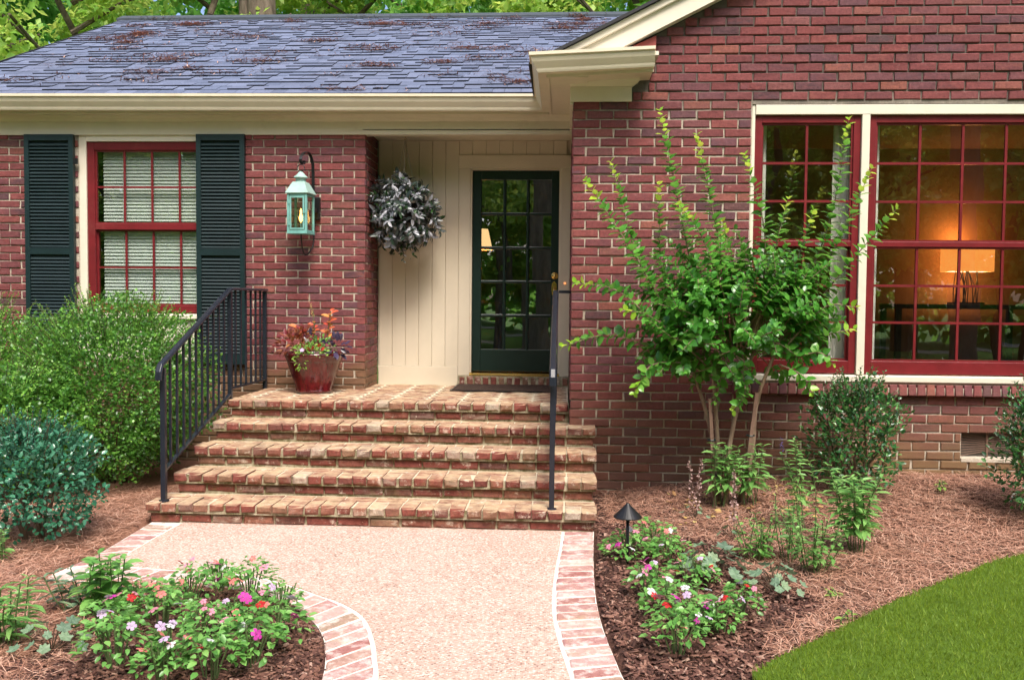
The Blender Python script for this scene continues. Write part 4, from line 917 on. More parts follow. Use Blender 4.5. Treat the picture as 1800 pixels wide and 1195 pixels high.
# lawn grass blades, dense where the photograph shows them
n = 150000; X = RNG.uniform(.5, 4.6, n); Y = RNG.uniform(-4.6, -1.0, n); k = inpoly(X, Y, LAWNP); X, Y = X[k], Y[k]
def blades(X, Y, zf, h, wd, lean, mat, name):
    n = len(X); a = RNG.uniform(0, 2*math.pi, n); hh = RNG.uniform(.55, 1.2, n)*h; l = RNG.uniform(0, lean, n)*hh; b = RNG.uniform(0, 2*math.pi, n)
    Z = zf(X, Y)-.004; dx, dy = np.cos(a)*wd/2, np.sin(a)*wd/2
    V = np.empty((n, 3, 3), np.float32); V[:, 0] = np.stack([X-dx, Y-dy, Z], 1); V[:, 1] = np.stack([X+dx, Y+dy, Z], 1); V[:, 2] = np.stack([X+np.cos(b)*l, Y+np.sin(b)*l, Z+hh], 1)
    me = arr_mesh(name, V.reshape(-1, 3), np.arange(3*n).reshape(-1, 3), mat); return link(name, me, (0, 0, 0))
gr = blades(X, Y, lawn_z, .030, .0042, 1.1, M['grass'], 'grass'); tag(gr, 'short bright green lawn grass in the corner of the garden', 'grass', kind='stuff')
# mulch chips and pine needles
def scatter(n, x0, x1, y0, y1, keep):
    X = RNG.uniform(x0, x1, n); Y = RNG.uniform(y0, y1, n); k = keep(X, Y); return X[k], Y[k]
notlawn = lambda X, Y: ~inpoly(X, Y, LAWNP)
def chips(X, Y, name, label):
    n = len(X); L = RNG.uniform(.010, .042, n); Wd = L*RNG.uniform(.22, .5, n); T = RNG.uniform(.002, .006, n)
    a = RNG.uniform(0, 2*math.pi, n); p = RNG.normal(0, .30, n); r_ = RNG.normal(0, .4, n)
    ex = np.stack([np.cos(a)*np.cos(p), np.sin(a)*np.cos(p), np.sin(p)], 1); up = np.stack([np.sin(r_)*np.sin(a), -np.sin(r_)*np.cos(a), np.cos(r_)], 1)
    ey = np.cross(up, ex); ey /= np.linalg.norm(ey, axis=1)[:, None]; ez = np.cross(ex, ey)
    C = np.stack([X, Y, bedz(X, Y)+RNG.uniform(.002, .018, n)], 1)
    T8 = np.array([(-1,-1,-1),(1,-.7,-1),(.8,1,-1),(-1,.8,-1),(-.9,-.8,1),(.9,-.6,1),(.7,.8,1),(-.8,.7,1)], float)
    V = C[:, None]+T8[None, :, :1]*(ex*L[:, None]/2)[:, None]+T8[None, :, 1:2]*(ey*Wd[:, None]/2)[:, None]+T8[None, :, 2:]*(ez*T[:, None]/2)[:, None]
    F_ = np.array([(4,5,6,7),(0,1,5,4),(1,2,6,5),(2,3,7,6),(3,0,4,7)]); F_ = (F_[None]+8*np.arange(n)[:, None, None]).reshape(-1, 4)
    return tag(link(name, arr_mesh(name, V.reshape(-1, 3), F_, M['chip']), (0, 0, 0)), label, 'mulch', kind='stuff')
mr = lambda X, Y: off_path(X-.02, Y) & notlawn(X, Y) & ((straw_zone(X, Y) < .15+RNG.normal(0, .1, len(X))))
X, Y = scatter(30000, .1, 2.0, -4.2, -.02, mr); chips(X, Y, 'bark_mulch', 'dark red-brown bark mulch along the right edge of the walkway')
ml = lambda X, Y: off_path(X+.0, Y) & (straw_zone(X, Y) < .12+RNG.normal(0, .12, len(X))) & (X < -.6)
X, Y = scatter(30000, -2.6, -.6, -4.3, -2.2, ml); chips(X, Y, 'bark_mulch', 'dark red-brown bark mulch under the flower bed inside the walkway curve')
def needles(X, Y, name, label, zf, Lr=(.06, .17), wd=.0026, mat='needle', rise=.03, kind='stuff'):
    n = len(X); L = RNG.uniform(*Lr, n); a = RNG.uniform(0, 2*math.pi, n); c = RNG.normal(0, .25, n); z0 = zf(X, Y)+RNG.uniform(.003, rise, n)
    V = np.empty((n, 6, 3), np.float32)
    for i, t in enumerate((-.5, 0, .5)):
        aa = a+c*t; px_ = X+np.cos(aa)*L*t; py_ = Y+np.sin(aa)*L*t; pz = z0+(t*t)*-.02+t*RNG.normal(0, .02, n)
        nx, ny = -np.sin(a)*wd/2, np.cos(a)*wd/2
        V[:, i*2] = np.stack([px_-nx, py_-ny, pz], 1); V[:, i*2+1] = np.stack([px_+nx, py_+ny, pz+RNG.uniform(-.001, .001, n)], 1)
    F_ = np.array([(0, 1, 3, 2), (2, 3, 5, 4)]); F_ = (F_[None]+6*np.arange(n)[:, None, None]).reshape(-1, 4)
    return tag(link(name, arr_mesh(name, V.reshape(-1, 3), F_, M[mat]), (0, 0, 0)), label, 'pine straw', kind=kind)
sr = lambda X, Y: off_path(X-.04, Y) & notlawn(X, Y) & ((straw_zone(X, Y) > -.15) | (Y > -.9))
X, Y = scatter(62000, .25, 4.6, -3.2, -.01, sr); needles(X, Y, 'pine_straw', 'reddish pine straw spread in the bed below the picture window', bedz)
sl = lambda X, Y: off_path(X+.03, Y) & (straw_zone(X, Y) > -.05) & (X < -1.2)
X, Y = scatter(34000, -4.6, -1.3, -4.2, -.0, sl); needles(X, Y, 'pine_straw', 'reddish pine straw spread between the walkway and the boxwood', bedz)
# needle tufts dropped on the roof
roofz = lambda X, Y: EZ+SL*(Y-EY)+.014
XX, YY = [], []
for i in range(120):
    cxx, cyy = random.uniform(RX0+.4, .6), EY+(RY-EY)*random.random()**.8; m = random.choice([6, 12, 24, 50, 90]); sx_ = random.uniform(.05, .22); XX.append(RNG.normal(cxx, sx_, m)); YY.append(np.clip(RNG.normal(cyy, .05, m), EY+.05, RY-.12))
rn = needles(np.concatenate(XX), np.concatenate(YY), 'fallen_needles', 'brown pine needle tufts lying on the shingled roof', roofz, (.05, .15), .007, rise=.026)
# ------------------------------------------------------------------ plants
LEAF4 = (np.array([(0, 0, 0), (.45, -.5, .10), (1, 0, -.06), (.45, .5, .10)]), [np.array([(0, 1, 2), (0, 2, 3)])])
LEAF8 = (np.array([(0, 0, 0), (.28, -.42, .07), (.68, -.36, .06), (1, 0, -.10), (.68, .36, .06), (.28, .42, .07), (.30, 0, 0), (.70, 0, -.03)]),
         [np.array([(0, 1, 6), (2, 3, 7), (3, 4, 7), (5, 0, 6)]), np.array([(1, 2, 7, 6), (6, 7, 4, 5)])])
def norm(a): return a/(np.linalg.norm(a, axis=-1, keepdims=True)+1e-9)
def frames(D, U):
    D = norm(D); S = norm(np.cross(U, D)); N_ = np.cross(D, S); return D, S, N_
def leaf_arrays(P, D, U, L, w=.5, tpl=LEAF4):
    """P base points, D leaf axis, U rough upper side, L lengths"""
    T, Fs = tpl; D, S, N_ = frames(D, U); L = np.broadcast_to(L, (len(P),))[:, None, None]
    wv = np.broadcast_to(w, (len(P),))[:, None, None]
    V = P[:, None]+L*(T[None, :, 0:1]*D[:, None]+wv*T[None, :, 1:2]*S[:, None]+T[None, :, 2:]*N_[:, None])
    k = len(T); off = k*np.arange(len(P))[:, None, None]
    return V.reshape(-1, 3), [(f[None]+off).reshape(-1, f.shape[1]) for f in Fs]
def leaf_mesh(name, sets):
    """sets: list of (P, D, U, L, w, tpl, mat)"""
    Vs, F3, F4, m3, m4, mats = [], [], [], [], [], []; n = 0
    for P, D, U, L, w_, tpl, mat in sets:
        if not len(P): continue
        V, Fs = leaf_arrays(np.asarray(P, float), np.asarray(D, float), np.asarray(U, float), L, w_, tpl)
        if mat not in mats: mats.append(mat)
        mi = mats.index(mat)
        for f in Fs:
            if f.shape[1] == 3: F3.append(f+n); m3.append(np.full(len(f), mi))
            else: F4.append(f+n); m4.append(np.full(len(f), mi))
        Vs.append(V); n += len(V)
    fl = [np.concatenate(F3)]+([np.concatenate(F4)] if F4 else []); mi = np.concatenate(m3+m4)
    return arr_mesh(name, np.concatenate(Vs), fl, mats, mi, smooth=False)
def rdir(n, up=0.):
    v = norm(RNG.normal(size=(n, 3))); v[:, 2] += up; return norm(v)
def lumpy(dirs, k, amp):
    """smooth lobes on the sphere"""
    c = norm(np.random.default_rng(k).normal(size=(60, 3))); a = np.random.default_rng(k+1).uniform(.4, 1, 60)
    return 1+amp*(np.max(np.clip((dirs@c.T-.88)/.12, 0, 1)*a, axis=1)-.45)
def shrub(name, base, rx, ry, h, n, leaf, w_, mats, label, cat, group=None, k=1, amp=.35, trunkmat='twig', sprigs=0, low=.1, tips=.16):
    b = np.array(base, float); c = np.array((0, 0, h*.52)); R3 = np.array((rx, ry, h*.52))
    d = rdir(n, .12); rr = RNG.uniform(.0, 1, n)**.26; rr = np.clip(rr, .3, 1); lob = lumpy(d, k, amp)
    P = c+d*R3*(rr*lob)[:, None]; keep = P[:, 2] > low*RNG.uniform(.3, 1.4, n); P, d, rr = P[keep], d[keep], rr[keep]
    # sprays: leaves grouped round short twigs so that light and dark clumps form
    D = norm(d*.8+rdir(len(P), .35)*.9); U = norm(d*.5+np.array((0, 0, 1.))+RNG.normal(0, .35, P.shape))
    L = leaf*RNG.uniform(.65, 1.25, len(P))
    young = (rr > .93) & (RNG.random(len(P)) < tips)
    sets = [(P[~young], D[~young], U[~young], L[~young], w_, LEAF4 if leaf < .03 else LEAF8, mats[0])]
    if young.any(): sets.append((P[young], D[young], U[young], L[young], w_, LEAF4, mats[-1]))
    tw = MB(); sp = []
    for i in range(sprigs):
        a = RNG.uniform(0, 2*math.pi); el = RNG.uniform(.2, 1.3); dd = np.array((math.cos(a)*math.cos(el), math.sin(a)*math.cos(el), math.sin(el)))
        p0 = c+dd*R3*.8; tip = c+dd*R3*RNG.uniform(1.05, 1.28)+np.array((0, 0, .05)); m = int(np.linalg.norm(tip-p0)/(leaf*.42))+3
        tw.tube([p0, (p0+tip)/2+RNG.normal(0, .01, 3), tip], [.003, .0025, .0015], 4, cap=False)
        t = np.linspace(0, 1, m)[:, None]; Q = p0+(tip-p0)*t; ax = norm((tip-p0)[None]); side = norm(np.cross(ax, RNG.normal(size=(m, 3))))
        sets.append((Q, norm(side*.9+ax*.6), np.repeat(ax, m, 0)+RNG.normal(0, .3, (m, 3))+np.array((0, 0, .6)), leaf*np.linspace(1.1, .6, m), w_, LEAF4 if leaf < .03 else LEAF8, mats[-1] if RNG.random() < .6 else mats[0]))
    o = empty(name, b, label, cat, group)
    link('foliage', leaf_mesh('foliage', sets), b, o)['kind'] = 'stuff'
    for i in range(14):
        a = RNG.uniform(0, 2*math.pi); q0 = np.array((math.cos(a)*.04, math.sin(a)*.04, -.03)); q1 = c+np.array((math.cos(a)*rx*.7, math.sin(a)*ry*.7, RNG.uniform(-.3, .5)*h*.5)); mid = (q0+q1)/2+RNG.normal(0, .04, 3)
        tw.tube([q0, mid, q1], [.012, .008, .003], 5, cap=False)
    tw.v = [tuple(np.array(v_)+b) for v_ in tw.v]; tw.build('branches', M[trunkmat], o)
    return o
bx = [M['boxwood'], M['boxwood_tip']]
shrub('boxwood_shrub', (-3.62, .16, .0), .74, .66, 1.33, 30000, .027, .85, bx, 'big rounded boxwood with small bright green leaves touching the iron railing', 'shrub', 'boxwoods under the shuttered window', 3, .55, sprigs=190)
shrub('boxwood_shrub', (-4.95, .30, .0), .80, .62, 1.31, 26000, .027, .85, bx, 'boxwood at the picture edge below the outer green shutter', 'shrub', 'boxwoods under the shuttered window', 9, .55, sprigs=160)
shrub('boxwood_shrub', (-4.25, -.45, .0), .72, .55, .92, 22000, .029, .85, bx, 'lower boxwood mound in front, behind the blue-green shrub', 'shrub', 'boxwoods under the shuttered window', 14, .55, sprigs=110)
shrub('holly_shrub', (-3.24, -1.60, .0), .36, .33, .68, 3600, .036, .72, [M['bluegreen']], 'blue-green glossy shrub standing on pine straw in front of the boxwood', 'shrub', None, 21, .75, sprigs=60, tips=.1)
p = at(1500, 868, z=.16); shrub('holly_shrub', (p[0], p[1], gz(p[0], p[1])), .30, .27, .74, 2300, .040, .6, [M['holly']], 'glossy dark green holly under the brick sill beside the crape myrtle', 'shrub', 'hollies below the picture window', 31, .8, sprigs=60, low=.04, tips=.2)
shrub('holly_shrub', (3.02, -.98, float(gz(3.02, -.98))), .29, .27, .78, 2300, .040, .6, [M['holly']], 'glossy green holly cut by the picture edge in front of the crawl vent', 'shrub', 'hollies below the picture window', 38, .8, sprigs=60, low=.04, tips=.2)

# --- crape myrtle: staked stems, long shoots, individual leaves
tx, ty = 1.09, -.62; tz = float(gz(tx, ty))
myr = empty('crape_myrtle', (tx, ty, tz), 'young crape myrtle with long leafy shoots in front of the wing wall', 'tree')
def ap(px, py, dy=0.): return at(px, py, y=ty+dy)
stems = [[(1258, 893, 0), (1262, 800, .02), (1258, 720, .0), (1252, 640, -.05)], [(1275, 893, -.03), (1280, 800, 0), (1300, 700, .05), (1330, 600, .1)], [(1300, 885, .05), (1322, 790, .05), (1332, 700, .02), (1375, 590, -.05)], [(1265, 893, .04), (1250, 760, .1), (1215, 640, .1)]]
for s_ in stems:
    P_ = catmull([ap(*q_) for q_ in s_], 5); MB().tube(P_, list(np.linspace(.021, .010, len(P_))), 8).build('trunk', M['myrtle_bark'], myr, smooth=True)
shoots = []       # (start, mid, tip) in photo pixels and depth offsets
MS = [((1250, 640), (1215, 470), (1160, 195), -.05), ((1285, 600), (1262, 420), (1225, 238), .05), ((1330, 600), (1345, 420), (1310, 272), -.1), ((1370, 600), (1455, 400), (1492, 212), 0.), ((1375, 590), (1460, 450), (1532, 297), .1),
      ((1380, 600), (1470, 490), (1575, 368), -.05), ((1230, 640), (1130, 470), (1074, 285), .1), ((1225, 640), (1110, 440), (1030, 318), -.1), ((1215, 640), (1165, 480), (1158, 325), .2), ((1220, 650), (1100, 520), (1012, 497), -.15), ((1220, 660), (1090, 590), (990, 607), .0),
      ((1240, 640), (1150, 560), (1095, 545), -.3), ((1380, 610), (1450, 540), (1505, 540), -.2), ((1385, 620), (1450, 590), (1500, 578), .1), ((1390, 630), (1440, 620), (1465, 640), -.2), ((1240, 640), (1150, 640), (1115, 690), -.2), ((1300, 640), (1310, 690), (1290, 720), -.25), ((1370, 640), (1410, 660), (1425, 690), -.2),
      ((1260, 640), (1195, 640), (1150, 650), .1), ((1300, 600), (1240, 430), (1195, 360), -.2), ((1330, 600), (1360, 450), (1385, 350), .15), ((1340, 600), (1400, 460), (1430, 370), -.2), ((1300, 600), (1290, 470), (1270, 390), .2)]
for a, b_, c_, dy in MS: shoots.append((ap(*a, dy*.2), ap(*b_, dy*.8), ap(*c_, dy), True))
cc = ap(1292, 555)
for i in range(210):
    d = rdir(1, .10)[0]; tip = cc+d*np.array((.80, .50, .66))*RNG.uniform(.5, .98)
    if tip[2] < ap(1295, 715)[2]: tip[2] = ap(1295, RNG.uniform(650, 715))[2]
    st = cc+np.array((d[0]*.25, d[1]*.12, -.18+d[2]*.1)); shoots.append((st, (st+tip)/2+RNG.normal(0, .05, 3)+np.array((0, 0, .05)), tip, False))
br = MB(); LP, LD, LU, LL, LY2 = [], [], [], [], []
for s0, s1, s2, long_ in shoots:
    C = np.array(catmull([s0, s1, s2], 8)); br.tube(C, list(np.linspace(.0075 if long_ else .005, .0018, len(C))), 5, cap=False)
    ln = np.sum(np.linalg.norm(np.diff(C, axis=0), axis=1)); m = int(ln/(.027 if long_ else .027)); Q = resample(C, max(m, 4)); m = len(Q)
    T = norm(np.gradient(Q, axis=0))
    for i in range(m):
        t = i/(m-1)
        if t < (.22 if long_ else .35): continue
        for k in range(2):
            ph = (i*1.57+k*math.pi)+RNG.normal(0, .35); e1 = norm(np.cross(T[i], (.1, .2, 1.)) if abs(T[i][2]) < .95 else np.cross(T[i], (1., 0, 0))); e2 = np.cross(T[i], e1)
            side = e1*math.cos(ph)+e2*math.sin(ph)
            D = norm(side*1.0+T[i]*(.30+.6*t**6)+RNG.normal(0, .18, 3)+np.array((0, 0, -.06))); L = ((.086 if long_ else .070)*(1-.50*t**4))*RNG.uniform(.8, 1.2)
            LP.append(Q[i]); LD.append(D); LU.append(norm(T[i]*.6+np.array((0, -.25, .8))+RNG.normal(0, .25, 3))); LL.append(L*(1. if long_ else 1.08)); LY2.append(long_ and t > .89+RNG.uniform(-.05, .04))
br.build('branches', M['myrtle_bark'], myr)
LP, LD, LU, LL, LY2 = map(np.array, (LP, LD, LU, LL, LY2))
order = np.argsort(LP[:, 1]-.35*LY2); big = order[:300]; restm = np.ones(len(LP), bool); restm[big] = False
LM = {}
for nm in ('myrtle', 'myrtle_young'):
    LM[nm] = []
    for k in range(3):
        T8 = LEAF8[0].copy(); T8[:, 1] *= .80; T8[:, 2] += RNG.normal(0, .025, 8); me = arr_mesh('leaf', T8, LEAF8[1], M[nm]); LM[nm].append(me)
D_, S__, N__ = frames(LD, LU)
for i in big:
    mt = Matrix(((D_[i][0], S__[i][0], N__[i][0]), (D_[i][1], S__[i][1], N__[i][1]), (D_[i][2], S__[i][2], N__[i][2])))
    link('leaf', LM['myrtle_young' if LY2[i] else 'myrtle'][RNG.integers(3)], LP[i], myr, mt.to_euler(), (float(LL[i]),)*3)
a = restm & ~LY2; b_ = restm & LY2
o = link('foliage', leaf_mesh('foliage', [(LP[a]-W[myr.name], LD[a], LU[a], LL[a], .80, LEAF8, M['myrtle']), (LP[b_]-W[myr.name], LD[b_], LU[b_], LL[b_], .80, LEAF8, M['myrtle_young'])]), W[myr.name], myr); o['kind'] = 'stuff'
# stakes with ties
for (px, py, tpx, tpy, lab) in ((1257, 893, 1248, 700, 'thin wooden stake tied to the inner stem of the crape myrtle'), (1303, 888, 1330, 690, 'leaning wooden stake tied to the outer stem of the crape myrtle')):
    p0 = ap(px, py, -.05); p1 = ap(tpx, tpy, -.05); st = empty('garden_stake', p0, lab, 'stake', 'stakes at the crape myrtle')
    MB().bar(p0-np.array((0, 0, .03)), p1, .022, .022, up=(0, 1, 0)).build('shaft', M['stake'], st)
    for t in (.3, .62): c_ = p0+(p1-p0)*t; MB().tube([(c_[0]+.028*math.cos(q_), c_[1]+.03*math.sin(q_)+.015, c_[2]) for q_ in np.linspace(0, 2*math.pi, 11)], .004, 5).build('tie', M['green'], st)

# --- bedding plants
def impatiens_mesh(k, r=.13, h=.2, n=150):
    rng = np.random.default_rng(k); a = rng.uniform(0, 2*math.pi, n); rr = np.sqrt(rng.random(n))*r; z = h*(1-.55*(rr/r)**2)*rng.uniform(.55, 1.05, n)
    P = np.stack([np.cos(a)*rr, np.sin(a)*rr, z], 1); D = np.stack([np.cos(a+rng.normal(0, .7, n)), np.sin(a+rng.normal(0, .7, n)), rng.uniform(-.5, .3, n)], 1); U = np.tile((0, 0, 1.), (n, 1))+rng.normal(0, .35, (n, 3))
    sets = [(P, D, U, rng.uniform(.024, .046, n), .66, LEAF8, M['bedleaf'])]
    return leaf_mesh('foliage', sets)
IMP = [impatiens_mesh(50+k, r, h, n) for k, (r, h, n) in enumerate([(.14, .22, 170), (.12, .24, 150), (.16, .19, 190), (.11, .17, 120)])]
IST = []
for k in range(4):
    b = MB()
    for i in range(11):
        a = random.uniform(0, 6.28); r_ = random.uniform(.02, .09); b.tube([(math.cos(a)*.02, math.sin(a)*.02, -.02), (math.cos(a)*r_*.6, math.sin(a)*r_*.6, .07), (math.cos(a)*r_, math.sin(a)*r_, .15)], .0035, 5, cap=False)
    IST.append(b.mesh('stems', M['stem'], (0, 0, 0)))
def flower_mesh(mat):
    V = []; F_ = []
    for i in range(5):
        a = i*2*math.pi/5; n = len(V)
        for r_, da, z in ((.002, 0, .002), (.014, -.62, .004), (.024, -.40, .001), (.026, .0, .0), (.024, .40, .002), (.014, .62, .005)): V.append((math.cos(a+da)*r_, math.sin(a+da)*r_, z))
        F_.append(tuple(range(n, n+6)))
    n = len(V); V += [(.003*math.cos(q_), .003*math.sin(q_), .005) for q_ in np.linspace(0, 2*math.pi, 7)[:-1]]; F_.append(tuple(range(n, n+6)))
    return MB().add(V, F_).mesh('flower', mat, (0, 0, 0))
FM = [flower_mesh(m_) for m_ in PETALS]
def impatiens(px, py, s, cols, label, group, k=None):
    p = at(px, py, z=.02); z = float(gz(p[0], p[1])); p = at(px, py, z=z); k = random.randrange(4) if k is None else k
    o = empty('impatiens', (p[0], p[1], z), label, 'flowers', group); o.rotation_euler = (0, 0, random.uniform(0, 6.28)); o.scale = (s, s, s)
    for nm, me in (('foliage', IMP[k]), ('stems', IST[k])):
        c = bpy.data.objects.new(nm, me); COL.objects.link(c); c.parent = o
    r_, h_ = [(.14, .22), (.12, .24), (.16, .19), (.11, .17)][k]; rz = o.rotation_euler[2]
    for ci in cols:
        # blooms sit on the dome, mostly towards the open side where the photograph shows them
        a = random.uniform(-2.9, -.25) if random.random() < .8 else random.uniform(0, 6.28); q_ = math.sqrt(random.random())*r_*.95; zz = h_*(1-.5*(q_/r_)**2)*random.uniform(.92, 1.08)+.008
        c = bpy.data.objects.new('flower', FM[ci]); COL.objects.link(c); c.parent = o; c.location = (math.cos(a-rz)*q_, math.sin(a-rz)*q_, zz); c.rotation_euler = (random.uniform(.2, 1.0)*math.sin(a-rz)*-1, random.uniform(.2, 1.0)*math.cos(a-rz), random.uniform(0, 6)); c.scale = (random.uniform(.65, 1.0),)*3
    return o
GL = 'impatiens inside the walkway curve'; GR = 'impatiens along the right side of the walkway'
for px, py, s, cols, lab in [(205, 1172, 1.15, [0, 5, 0], 'impatiens with white blooms at the outer front end of the curved bed'), (185, 1120, .9, [0, 4], 'small impatiens behind the front white one, next to the coral bells'),
    (285, 1105, 1.1, [1, 2, 5, 4], 'impatiens with pink and white blooms in the middle of the curved bed'), (255, 1075, .95, [4, 2, 0], 'impatiens with dark red bloom at the back of the curved bed'),
    (335, 1060, .95, [2, 4, 1], 'impatiens with coral blooms at the back beside the brick border'), (385, 1040, 1.05, [3, 3, 3, 0, 2], 'impatiens with vivid magenta blooms near the brick border'),
    (440, 1058, 1.1, [1, 0, 2, 2], 'impatiens with pale coral blooms against the brick curve'), (492, 1080, 1.0, [0, 0, 1], 'impatiens with white blooms at the outermost bend of the brick curve'),
    (430, 1110, 1.1, [3, 5, 2], 'impatiens with one magenta bloom in the inner curved bed'), (485, 1130, 1.05, [2, 2, 4, 1], 'impatiens with coral blooms lying over the mulch at the bend'),
    (440, 1165, 1.1, [2, 1, 4], 'impatiens with coral blooms at the near end of the bend'), (370, 1192, 1.1, [4, 0], 'impatiens with a striped red bloom at the bottom of the picture'),
    (310, 1168, 1.1, [5, 0, 0], 'impatiens with lilac-white bloom in the near middle of the bed'), (355, 1125, .9, [1, 1], 'small impatiens with two pink blooms amid the curved bed'), (285, 1195, 1.0, [0, 2], 'impatiens cut by the bottom of the picture')]:
    impatiens(px, py, s*.92, cols+[random.choice([0, 1, 1, 5, 2]), random.choice([1, 3, 5, 2])], lab, GL)
for px, py, s, cols, lab in [(1105, 985, 1.05, [3, 0, 1], 'impatiens round the stem of the path light'), (1150, 968, 1.0, [2, 1, 0], 'impatiens with tall stems behind the path light'), (1175, 985, .9, [1, 5], 'impatiens between path light and coral bells'),
    (1140, 1050, 1.15, [3, 3, 1, 0, 1], 'impatiens with a cluster of magenta blooms in front of the path light'), (1190, 1090, 1.15, [0, 0, 1, 5, 4], 'impatiens with large white blooms beside the walkway border'), (1215, 1030, .95, [4, 2, 1, 4], 'impatiens with red and pink blooms behind the white one'),
    (1225, 1115, 1.0, [1, 5, 0, 3], 'impatiens with pale pink blooms over open mulch'), (1190, 1150, 1.1, [3, 4], 'impatiens with bare lower stems nearest the walkway end'), (1265, 1112, 1.0, [3, 4, 3, 1], 'impatiens with magenta blooms near the lawn'), (1300, 1085, .85, [0, 5, 1, 4], 'impatiens with lilac and white blooms nearest the lawn')]:
    impatiens(px, py, s*.92, cols+[random.choice([0, 1, 5]), random.choice([0, 1, 2])], lab, GR)

# --- perennials: upright stems with lance leaves
def perennial(name, px, py, h, spread, ns, leaf, w_, mat, label, cat='plant', group=None, top=None, topmat=None, lean=(0, 0), dens=.027):
    p = at(px, py, z=.05); z = float(gz(p[0], p[1])); p = at(px, py, z=z); o = empty(name, (p[0], p[1], z), label, cat, group)
    st = MB(); Ps, Ds, Us, Ls = [], [], [], []; tp = []
    for i in range(ns):
        a = RNG.uniform(0, 2*math.pi); sp = spread*RNG.uniform(.2, 1); hh = h*RNG.uniform(.65, 1.05)
        tip = np.array((math.cos(a)*sp+lean[0], math.sin(a)*sp+lean[1], hh)); b0 = np.array((math.cos(a)*.04, math.sin(a)*.04, -.02)); C = np.array(catmull([b0, (b0+tip)/2+np.array((0, 0, .05*h))+RNG.normal(0, .015, 3), tip], 5))
        st.tube(C+W[o.name], .003, 5, cap=False); m = max(4, int(hh/dens)); Q = resample(C, m); T = norm(np.gradient(Q, axis=0)); tp.append(Q[-1])
        for k in range(m):
            t = k/(m-1)
            if t < .28: continue
            for s_ in (0, 1):
                ph = k*1.57+s_*math.pi+RNG.normal(0, .3); side = np.array((math.cos(ph), math.sin(ph), -.05-.35*(1-t))); Ps.append(Q[k]); Ds.append(side+T[k]*.35*t**2); Us.append(np.array((0, 0, 1.))+RNG.normal(0, .2, 3)); Ls.append(leaf*RNG.uniform(.7, 1.15)*(1-.4*t**4))
    st.build('stems', M['stem'], o)
    link('foliage', leaf_mesh('foliage', [(np.array(Ps), np.array(Ds), np.array(Us), np.array(Ls), w_, LEAF8, M[mat])]), (p[0], p[1], z), o)
    if top:
        for q_ in tp[:top]:
            n = 26; zz = np.linspace(0, .11, n); a = RNG.uniform(0, 6.28, n); P = q_+np.stack([np.cos(a)*.006, np.sin(a)*.006, zz], 1); D = np.stack([np.cos(a), np.sin(a), np.full(n, .4)], 1)
            link('flower_spike', leaf_mesh('flower_spike', [(P, D, np.tile((0, 0, 1.), (n, 1))+.1, np.linspace(.014, .006, n), .7, LEAF4, M[topmat])]), (p[0], p[1], z), o)
    return o
perennial('salvia_plant', 1508, 970, .50, .20, 11, .105, .34, 'lance', 'upright leafy perennial with narrow drooping leaves on open pine straw')
perennial('speedwell_plant', 1420, 930, .56, .13, 5, .085, .36, 'lance', 'tall pale perennial with one blue bloom between myrtle and holly', top=1, topmat='bluebloom', lean=(-.06, 0))
perennial('leafy_plant', 1262, 885, .42, .13, 6, .11, .32, 'lance', 'narrow leaved plant growing up round the crape myrtle stems')
perennial('leafy_plant', 1318, 880, .38, .14, 6, .11, .32, 'lance', 'narrow leaved plant between the crape myrtle and the holly')
perennial('daisy_plant', 1330, 985, .24, .15, 14, .06, .42, 'bedleaf', 'bushy light green plant in front of the crape myrtle')
perennial('daisy_plant', 1430, 1005, .30, .20, 14, .06, .42, 'lance', 'loose green plant spreading in front of the tall perennials')
perennial('speedwell_plant', 1388, 985, .34, .14, 9, .05, .35, 'lance', 'thin grey-green plant behind the lobed coral bells', top=2, topmat='seed')
perennial('broadleaf_plant', 195, 1075, .30, .14, 9, .105, .5, 'bedleaf', 'broad leaved plant overhanging the far corner of the brick border')
perennial('broadleaf_plant', 135, 1068, .18, .13, 7, .10, .42, 'heuchera', 'low grey-green plant at the outer corner of the brick border', lean=(-.05, 0))
perennial('leafy_plant', 22, 1130, .26, .16, 10, .10, .28, 'lance', 'bright narrow leaved plant cut by the picture edge on pine straw')
perennial('leafy_plant', 2, 985, .16, .08, 6, .07, .3, 'lance', 'tiny bright plant at the picture edge below the blue-green shrub')
for px, py, lab in ((1460, 1050, 'tiny seedling on pine straw beside the coral bells'), (1490, 1095, 'tiny seedling on pine straw near the lawn edge'), (1655, 855, 'tiny seedling below the crawl vent')):
    perennial('seedling', px, py, .05, .04, 3, .045, .5, 'lime', lab, 'plant', 'seedlings in the pine straw', dens=.012)
